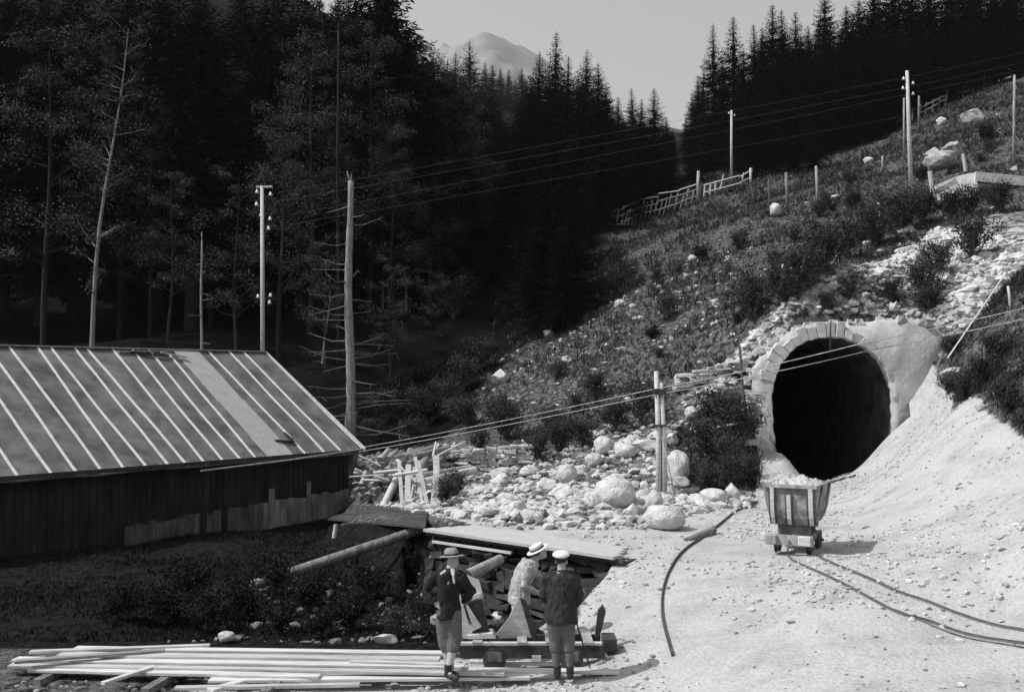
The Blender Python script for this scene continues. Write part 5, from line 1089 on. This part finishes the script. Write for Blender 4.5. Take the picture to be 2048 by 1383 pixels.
def person(name, label, base, spec):
    o = empty('person', base, label, 'person'); J = {k: Vector(v) for k, v in spec['J'].items()}; yaw = spec['yaw']
    bm = bmesh.new()
    pel, wa, ch, nk, hd = J['pelvis'], J['waist'], J['chest'], J['neck'], J['head']
    loft(bm, [(pel - Vector((0, 0, .06)), .15, .11, yaw), (pel, .165, .12, yaw), (wa, .14, .10, yaw), (ch, .165, .115, yaw), (ch.lerp(nk, .6), .15, .1, yaw), (nk - Vector((0, 0, .01)), .065, .06, yaw), (nk.lerp(hd, .5), .055, .058, yaw), (hd - Vector((0, 0, .05)), .052, .055, yaw)])
    hm = head(bm, hd, spec['hyaw'], spec.get('hpitch', 0), spec.get('hroll', 0))
    for s in 'LR':
        limb(bm, [J['sh' + s], J['el' + s].lerp(J['sh' + s], .5), J['el' + s], J['el' + s].lerp(J['wr' + s], .45), J['wr' + s]], [.055, .048, .04, .038, .026]); limb(bm, [ch.lerp(nk, .45), J['sh' + s]], [.08, .058])
        limb(bm, [J['hip' + s], J['hip' + s].lerp(J['kn' + s], .5), J['kn' + s], J['kn' + s].lerp(J['an' + s], .35), J['an' + s]], [.088, .078, .055, .057, .036])
        limb(bm, [J['an' + s], J['an' + s].lerp(J['toe' + s], .5) - Vector((0, 0, .02)), J['toe' + s]], [.038, .036, .028])
        hdir, hside, hup, cu = spec['hand' + s]; hand(bm, J['wr' + s], hdir, hside, hup, cu)
    melt(bm, 'body', M['skin'], o, .0085, 1)
    # trousers, stockings, boots
    bm = bmesh.new()
    loft(bm, [(pel + Vector((0, 0, .12)), .16, .115, yaw), (pel, .185, .14, yaw), (pel - Vector((0, 0, .1)), .175, .13, yaw)])
    kr, km, ke = spec.get('leg', (.115, .10, .088)); lo = spec.get('trouser_to', .18)
    for s in 'LR':
        kn, an = J['kn' + s], J['an' + s]; end = kn.lerp(an, lo)
        limb(bm, [J['hip' + s] + Vector((0, 0, .03)), J['hip' + s].lerp(kn, .5), kn + Vector((0, 0, .03)), kn.lerp(end, .5), end], [kr, (kr + km) / 2 + .01, km, km * .97, ke])
    melt(bm, 'trousers', M[spec['trousers']], o, .012, 3, .010, 1)
    if lo < .8:
        for s in 'LR':
            bm = bmesh.new(); kn, an = J['kn' + s], J['an' + s]; limb(bm, [kn.lerp(an, lo - .06), kn.lerp(an, .4), kn.lerp(an, .75), an + Vector((0, 0, .02))], [.058, .066, .05, .046]); melt(bm, 'stocking', M[spec['socks' + s] if 'socks' + s in spec else spec['socks']], o, .012, 2, .003, 2)
    for s in 'LR':
        bm = bmesh.new(); an, toe = J['an' + s], J['toe' + s]; f = (toe - an); f.z = 0; f.normalize()
        limb(bm, [an + Vector((0, 0, .10)), an + Vector((0, 0, .02)), an - Vector((0, 0, .02))], [.055, .052, .05]); heel = an - f * .05; heel.z = .045
        loft(bm, [(heel, .036, .04, 0), (an * 1 + f * .02 + Vector((0, 0, .05 - an.z)), .045, .048, 0), (an + f * .10 + Vector((0, 0, .04 - an.z)), .048, .038, 0), (an + f * .17 + Vector((0, 0, .035 - an.z)), .046, .032, 0), (an + f * .205 + Vector((0, 0, .03 - an.z)), .03, .024, 0)])
        melt(bm, 'boot', M['leather'], o, .01, 1)
    # jacket
    bm = bmesh.new(); hem = J['hem']; k = spec.get('bulk', 1.0)
    loft(bm, [(hem, .215 * k, .16 * k, yaw), (hem.lerp(wa, .5), .205 * k, .15 * k, yaw), (wa, .18 * k, .135 * k, yaw), (ch, .205 * k, .15 * k, yaw), (ch.lerp(nk, .5), .19 * k, .13 * k, yaw), (nk - Vector((0, 0, .035)), .10, .085, yaw), (nk + Vector((0, 0, .015)), .072, .068, yaw)])
    for s in 'LR':
        limb(bm, [ch.lerp(nk, .45), J['sh' + s]], [.09, .085]); limb(bm, [J['sh' + s] + Vector((0, 0, .005)), J['sh' + s].lerp(J['el' + s], .5), J['el' + s], J['el' + s].lerp(J['wr' + s], .5), J['wr' + s] + (J['wr' + s] - J['el' + s]).normalized() * .01], [.083, .07, .062, .056, .046])
    melt(bm, 'jacket', M[spec['jacket']], o, .012, 3, .02, 5)
    if spec.get('shirt'):
        f_ = Vector((math.sin(yaw), math.cos(yaw), 0)); bm = bmesh.new(); limb(bm, [nk + f_ * .045 - Vector((0, 0, .01)), ch.lerp(nk, .55) + f_ * .112, ch + f_ * .13 - Vector((0, 0, .02))], [.045, .034, .012]); melt(bm, 'shirt_front', M['coat_light'], o, .008, 1)
        bm = bmesh.new(); limb(bm, [nk + f_ * .085 - Vector((0, 0, .02)), ch.lerp(nk, .5) + f_ * .145], [.014, .018], 8); melt(bm, 'necktie', M['coat_black'], o, .007, 1)
    # hair
    hm4 = Matrix.Translation(hd) @ hm.to_4x4(); bm = bmesh.new(); bmesh.ops.create_icosphere(bm, subdivisions=3, radius=1)
    kill = [v for v in bm.verts if v.co.y > .25 and v.co.z < .55 or v.co.z < -.45]
    bmesh.ops.delete(bm, geom=kill, context='VERTS')
    for v in bm.verts: v.co = hm4 @ Vector((v.co.x * .080, v.co.y * .101 - .014, v.co.z * .094 + .028)) 
    me = bpy.data.meshes.new('hair'); bm.to_mesh(me); bm.free(); hr = link('hair', me, M['hair'], o, smooth=True)
    md = hr.modifiers.new('t', 'SOLIDIFY'); md.thickness = .008
    # hat
    bm = bmesh.new()
    if spec['hat'] == 'cap':
        ell(bm, (0, -.012, .098), (.125, .14, .046), 3); ell(bm, (0, .12, .072), (.07, .06, .010), 2)
    elif spec['hat'] == 'felt':
        loft(bm, [((0, -.01, .05), .10, .12), ((0, -.01, .10), .096, .115), ((0, -.01, .15), .085, .10), ((0, -.01, .175), .06, .075)]); loft(bm, [((0, 0, .058), .155, .185), ((0, 0, .072), .158, .188)])
    else:
        loft(bm, [((0, -.01, .05), .098, .115), ((0, -.01, .145), .096, .112)]); loft(bm, [((0, -.01, .055), .165, .185), ((0, -.01, .072), .165, .185)])
    for v in bm.verts: v.co = hm4 @ v.co
    hat = melt(bm, 'hat', M[spec['hatmat']], o, .008, 2)
    if spec['hat'] != 'cap':
        bm = bmesh.new(); loft(bm, [((0, -.01, .074), .102, .121), ((0, -.01, .1), .101, .12)])
        for v in bm.verts: v.co = hm4 @ v.co
        me = bpy.data.meshes.new('hat_band'); bm.to_mesh(me); bm.free(); link('hat_band', me, M['coat_black'], hat).parent = hat
    return o
def legs(hl, hr, kl, kr_, al, ar, tl, tr_): return dict(hipL=hl, hipR=hr, knL=kl, knR=kr_, anL=al, anR=ar, toeL=tl, toeR=tr_)
# right-hand man, seen from behind, leaning on a cane
bR = W(1127, 1355, 13.98); bR.z = .06
manR = person('person', 'man in dark jacket and pale flat cap, seen from behind, leaning on a cane', bR, dict(yaw=.12, hyaw=.25, hpitch=-.15, jacket='coat_dark', trousers='trouser', socks='trouser', leg=(.105, .09, .08), hat='cap', hatmat='felt_light', bulk=1.08, trouser_to=.3,
    J=dict(pelvis=(-.03, 0, .90), waist=(-.035, .0, 1.08), chest=(-.03, .02, 1.30), neck=(-.02, .03, 1.49), head=(-.02, .06, 1.61), hem=(-.035, .0, .78),
           shL=(-.21, .02, 1.40), shR=(.155, .03, 1.41), elL=(-.27, .06, 1.13), elR=(.235, -.02, 1.16), wrL=(-.20, .22, 1.0), wrR=(.15, .12, .96), 
           **legs((-.12, 0, .88), (.06, 0, .88), (-.115, .05, .50), (.07, .03, .50), (-.085, .0, .09), (.09, -.02, .09), (-.10, .18, .03), (.12, .17, .03))),
    handL=((.3, .8, -.4), (1, 0, 0), (0, .3, 1), .45), handR=((-.1, .3, -.9), (.2, .9, .3), (1, 0, 0), .75)))
mb = MB(); c0 = bR + Vector((.135, .17, .93)); c1 = WZ(1184, 1348, .03); mb.tube([Vector(), (c1 - c0)], [.012, .009], 8); mb.tube([Vector((-.05, -.02, .01)), Vector((-.01, 0, .03)), Vector((.0, 0, 0))], [.013, .013, .012], 8); o = mb.obj('walking_cane', M['wood_dark'], smooth=True); o.location = c0; tag(o, 'dark walking cane held by the man in the flat cap', 'cane')
# left-hand man
bL = W(897, 1355, 13.98); bL.z = .10
manL = person('person', 'man in black jacket and grey felt hat, hand on hip, left of the trio', bL, dict(yaw=2.5, hyaw=2.3, hpitch=-.1, shirt=1, jacket='coat_black', trousers='trouser', socks='sock', hat='felt', hatmat='felt_grey', bulk=.88, trouser_to=.42, leg=(.10, .105, .072),
    J=dict(pelvis=(.0, 0, .90), waist=(-.01, .0, 1.08), chest=(.0, .02, 1.30), neck=(.02, .02, 1.47), head=(.045, .04, 1.575), hem=(-.0, .0, .80),
           shL=(-.15, .08, 1.38), shR=(.16, -.05, 1.38), elL=(-.34, .0, 1.16), elR=(.32, .02, 1.15), wrL=(-.18, -.10, 1.02), wrR=(.22, .14, 1.0),
           **legs((-.08, .02, .88), (.08, -.02, .88), (-.06, .06, .50), (.08, .02, .50), (.02, .03, .09), (.0, -.1, .09), (.14, -.12, .03), (.13, -.24, .03))),
    handL=((.9, -.1, -.4), (0, .3, .9), (-.2, -.9, .2), .4), handR=((-.3, .8, -.3), (-.6, 0, .7), (.8, .2, .4), .5)))
mb = MB(); c0 = bL + Vector((.20, .2, .97)); c1 = WZ(952, 1278, .25); mb.tube([Vector((-.03, 0, .03)), Vector(), c1 - c0], [.012, .012, .009], 8); o = mb.obj('walking_stick', M['wood_dark'], smooth=True); o.location = c0; tag(o, 'thin dark stick held by the man in the felt hat, resting on the trolley', 'stick')
# middle man, leaning to the right
bM = W(1040, 1300, 15.9); bM.z = -.06
manM = person('person', 'man in pale jacket and straw boater, bending between the other two men', bM, dict(yaw=1.25, hyaw=1.3, hpitch=-.45, jacket='coat_mid', trousers='trouser_light', socks='sock', hat='boater', hatmat='felt_light', bulk=1.05, trouser_to=.9, leg=(.12, .10, .09),
    J=dict(pelvis=(-.02, 0, .88), waist=(-.01, .0, 1.06), chest=(.10, .0, 1.27), neck=(.22, .0, 1.43), head=(.31, .02, 1.54), hem=(-.02, .0, .76),
           shL=(.10, .19, 1.35), shR=(.11, -.18, 1.34), elL=(.30, .24, 1.13), elR=(.06, -.30, 1.09), wrL=(.45, .1, 1.0), wrR=(.26, -.22, .98),
           **legs((-.03, .1, .87), (-.02, -.1, .87), (.02, .12, .48), (.0, -.1, .48), (-.04, .14, .09), (-.06, -.08, .09), (.14, .16, .03), (.12, -.1, .03))),
    handL=((.8, -.2, -.4), (0, -.3, .9), (.3, .9, .2), .4), handR=((.9, .1, -.4), (0, .3, .9), (.2, -.9, .2), .5)))
bpy.context.view_layer.update()
# ---------------------------------------------------------------- air
hz = MB(); hz.box((0, 2300, 570), (6400, 5400, 1160))
hm_ = bpy.data.materials.new('valley_haze'); hm_.use_nodes = True; t = hm_.node_tree; t.nodes.clear()
pv = t.nodes.new('ShaderNodeVolumePrincipled'); pv.inputs['Density'].default_value = .00011; pv.inputs['Color'].default_value = (.95, .95, .95, 1); pv.inputs['Anisotropy'].default_value = .2
om = t.nodes.new('ShaderNodeOutputMaterial'); t.links.new(pv.outputs[0], om.inputs['Volume'])
tag(hz.obj('haze', hm_), kind='stuff')

# ---------------------------------------------------------------- labels told apart by their order in the picture
ORD = ['leftmost', 'second', 'third', 'fourth', 'fifth', 'sixth', 'seventh', 'eighth', 'ninth', 'tenth', 'eleventh', 'twelfth', 'thirteenth', 'fourteenth', 'fifteenth', 'sixteenth', 'seventeenth', 'eighteenth', 'nineteenth', 'twentieth', 'twenty-first', 'twenty-second', 'twenty-third', 'twenty-fourth', 'twenty-fifth', 'twenty-sixth', 'twenty-seventh', 'twenty-eighth', 'twenty-ninth', 'thirtieth']
def order(group, tail, pick=None):
    L = [o for o in C.objects if o.get('group') == group and (pick is None or pick(o))]; L.sort(key=lambda o: o.location.x / o.location.y)
    for i, o in enumerate(L): o['label'] = ('leftmost ' if i == 0 else ORD[i] + ' from the left ') + tail
order('bushes in the gully', 'of the low bushes in the shaded gully')
order('dark bushes above the scree', 'of the dark bushes edging the scree above the tunnel')
order('bushes on the scree', 'of the low bushes on the scree over the tunnel')
order('bushes on the right bank', 'of the bushes on the bank right of the tunnel')
order('bushes near the wood edge', 'of the pale bushes by the wood edge')
order('bushes among the boulders', 'of the bushes among the rubble boulders')
order('broad-leaved trees in the left wood', 'of the leafy trees in the dark left wood')
order('thin dead stems in the wood', 'of the thin dead stems in the wood')
order('spruces between the snag and the meadow', 'of the big spruces between bare snag and meadow')
order('far hazy spruces in the valley gap', 'of the small faint spruces in the hazy gap')
order('spruces on the left skyline', 'of the spruces on the left skyline')
def top(o): return o.location.y > 0 and (ZC + (o.location.z + o.scale.z * 20 - ZC)) / 1
order('spruces of the clump in the valley middle', 'of the skyline spruces in the middle clump', lambda o: o.location.y > 91)
order('spruces of the dark wood at upper right', 'of the skyline spruces of the right wood', lambda o: 104 <= round(o.location.y) and o.location.x / o.location.y < .345)

order('spruces along the lower edge of the right wood', 'of the spruces at the lower edge of the right wood')
order('spruces at the foot of the middle clump', 'of the spruces at the foot of the middle clump')

order('dark rocks in the pit', 'of the dark rocks in the pit behind the trolley')
order('spruces of the dark wood on the left', 'of the front spruces in the wood behind the shed', lambda o: o.location.y < 67 )

order('brush behind the wood pile', 'of the dark bushes behind the wood pile')
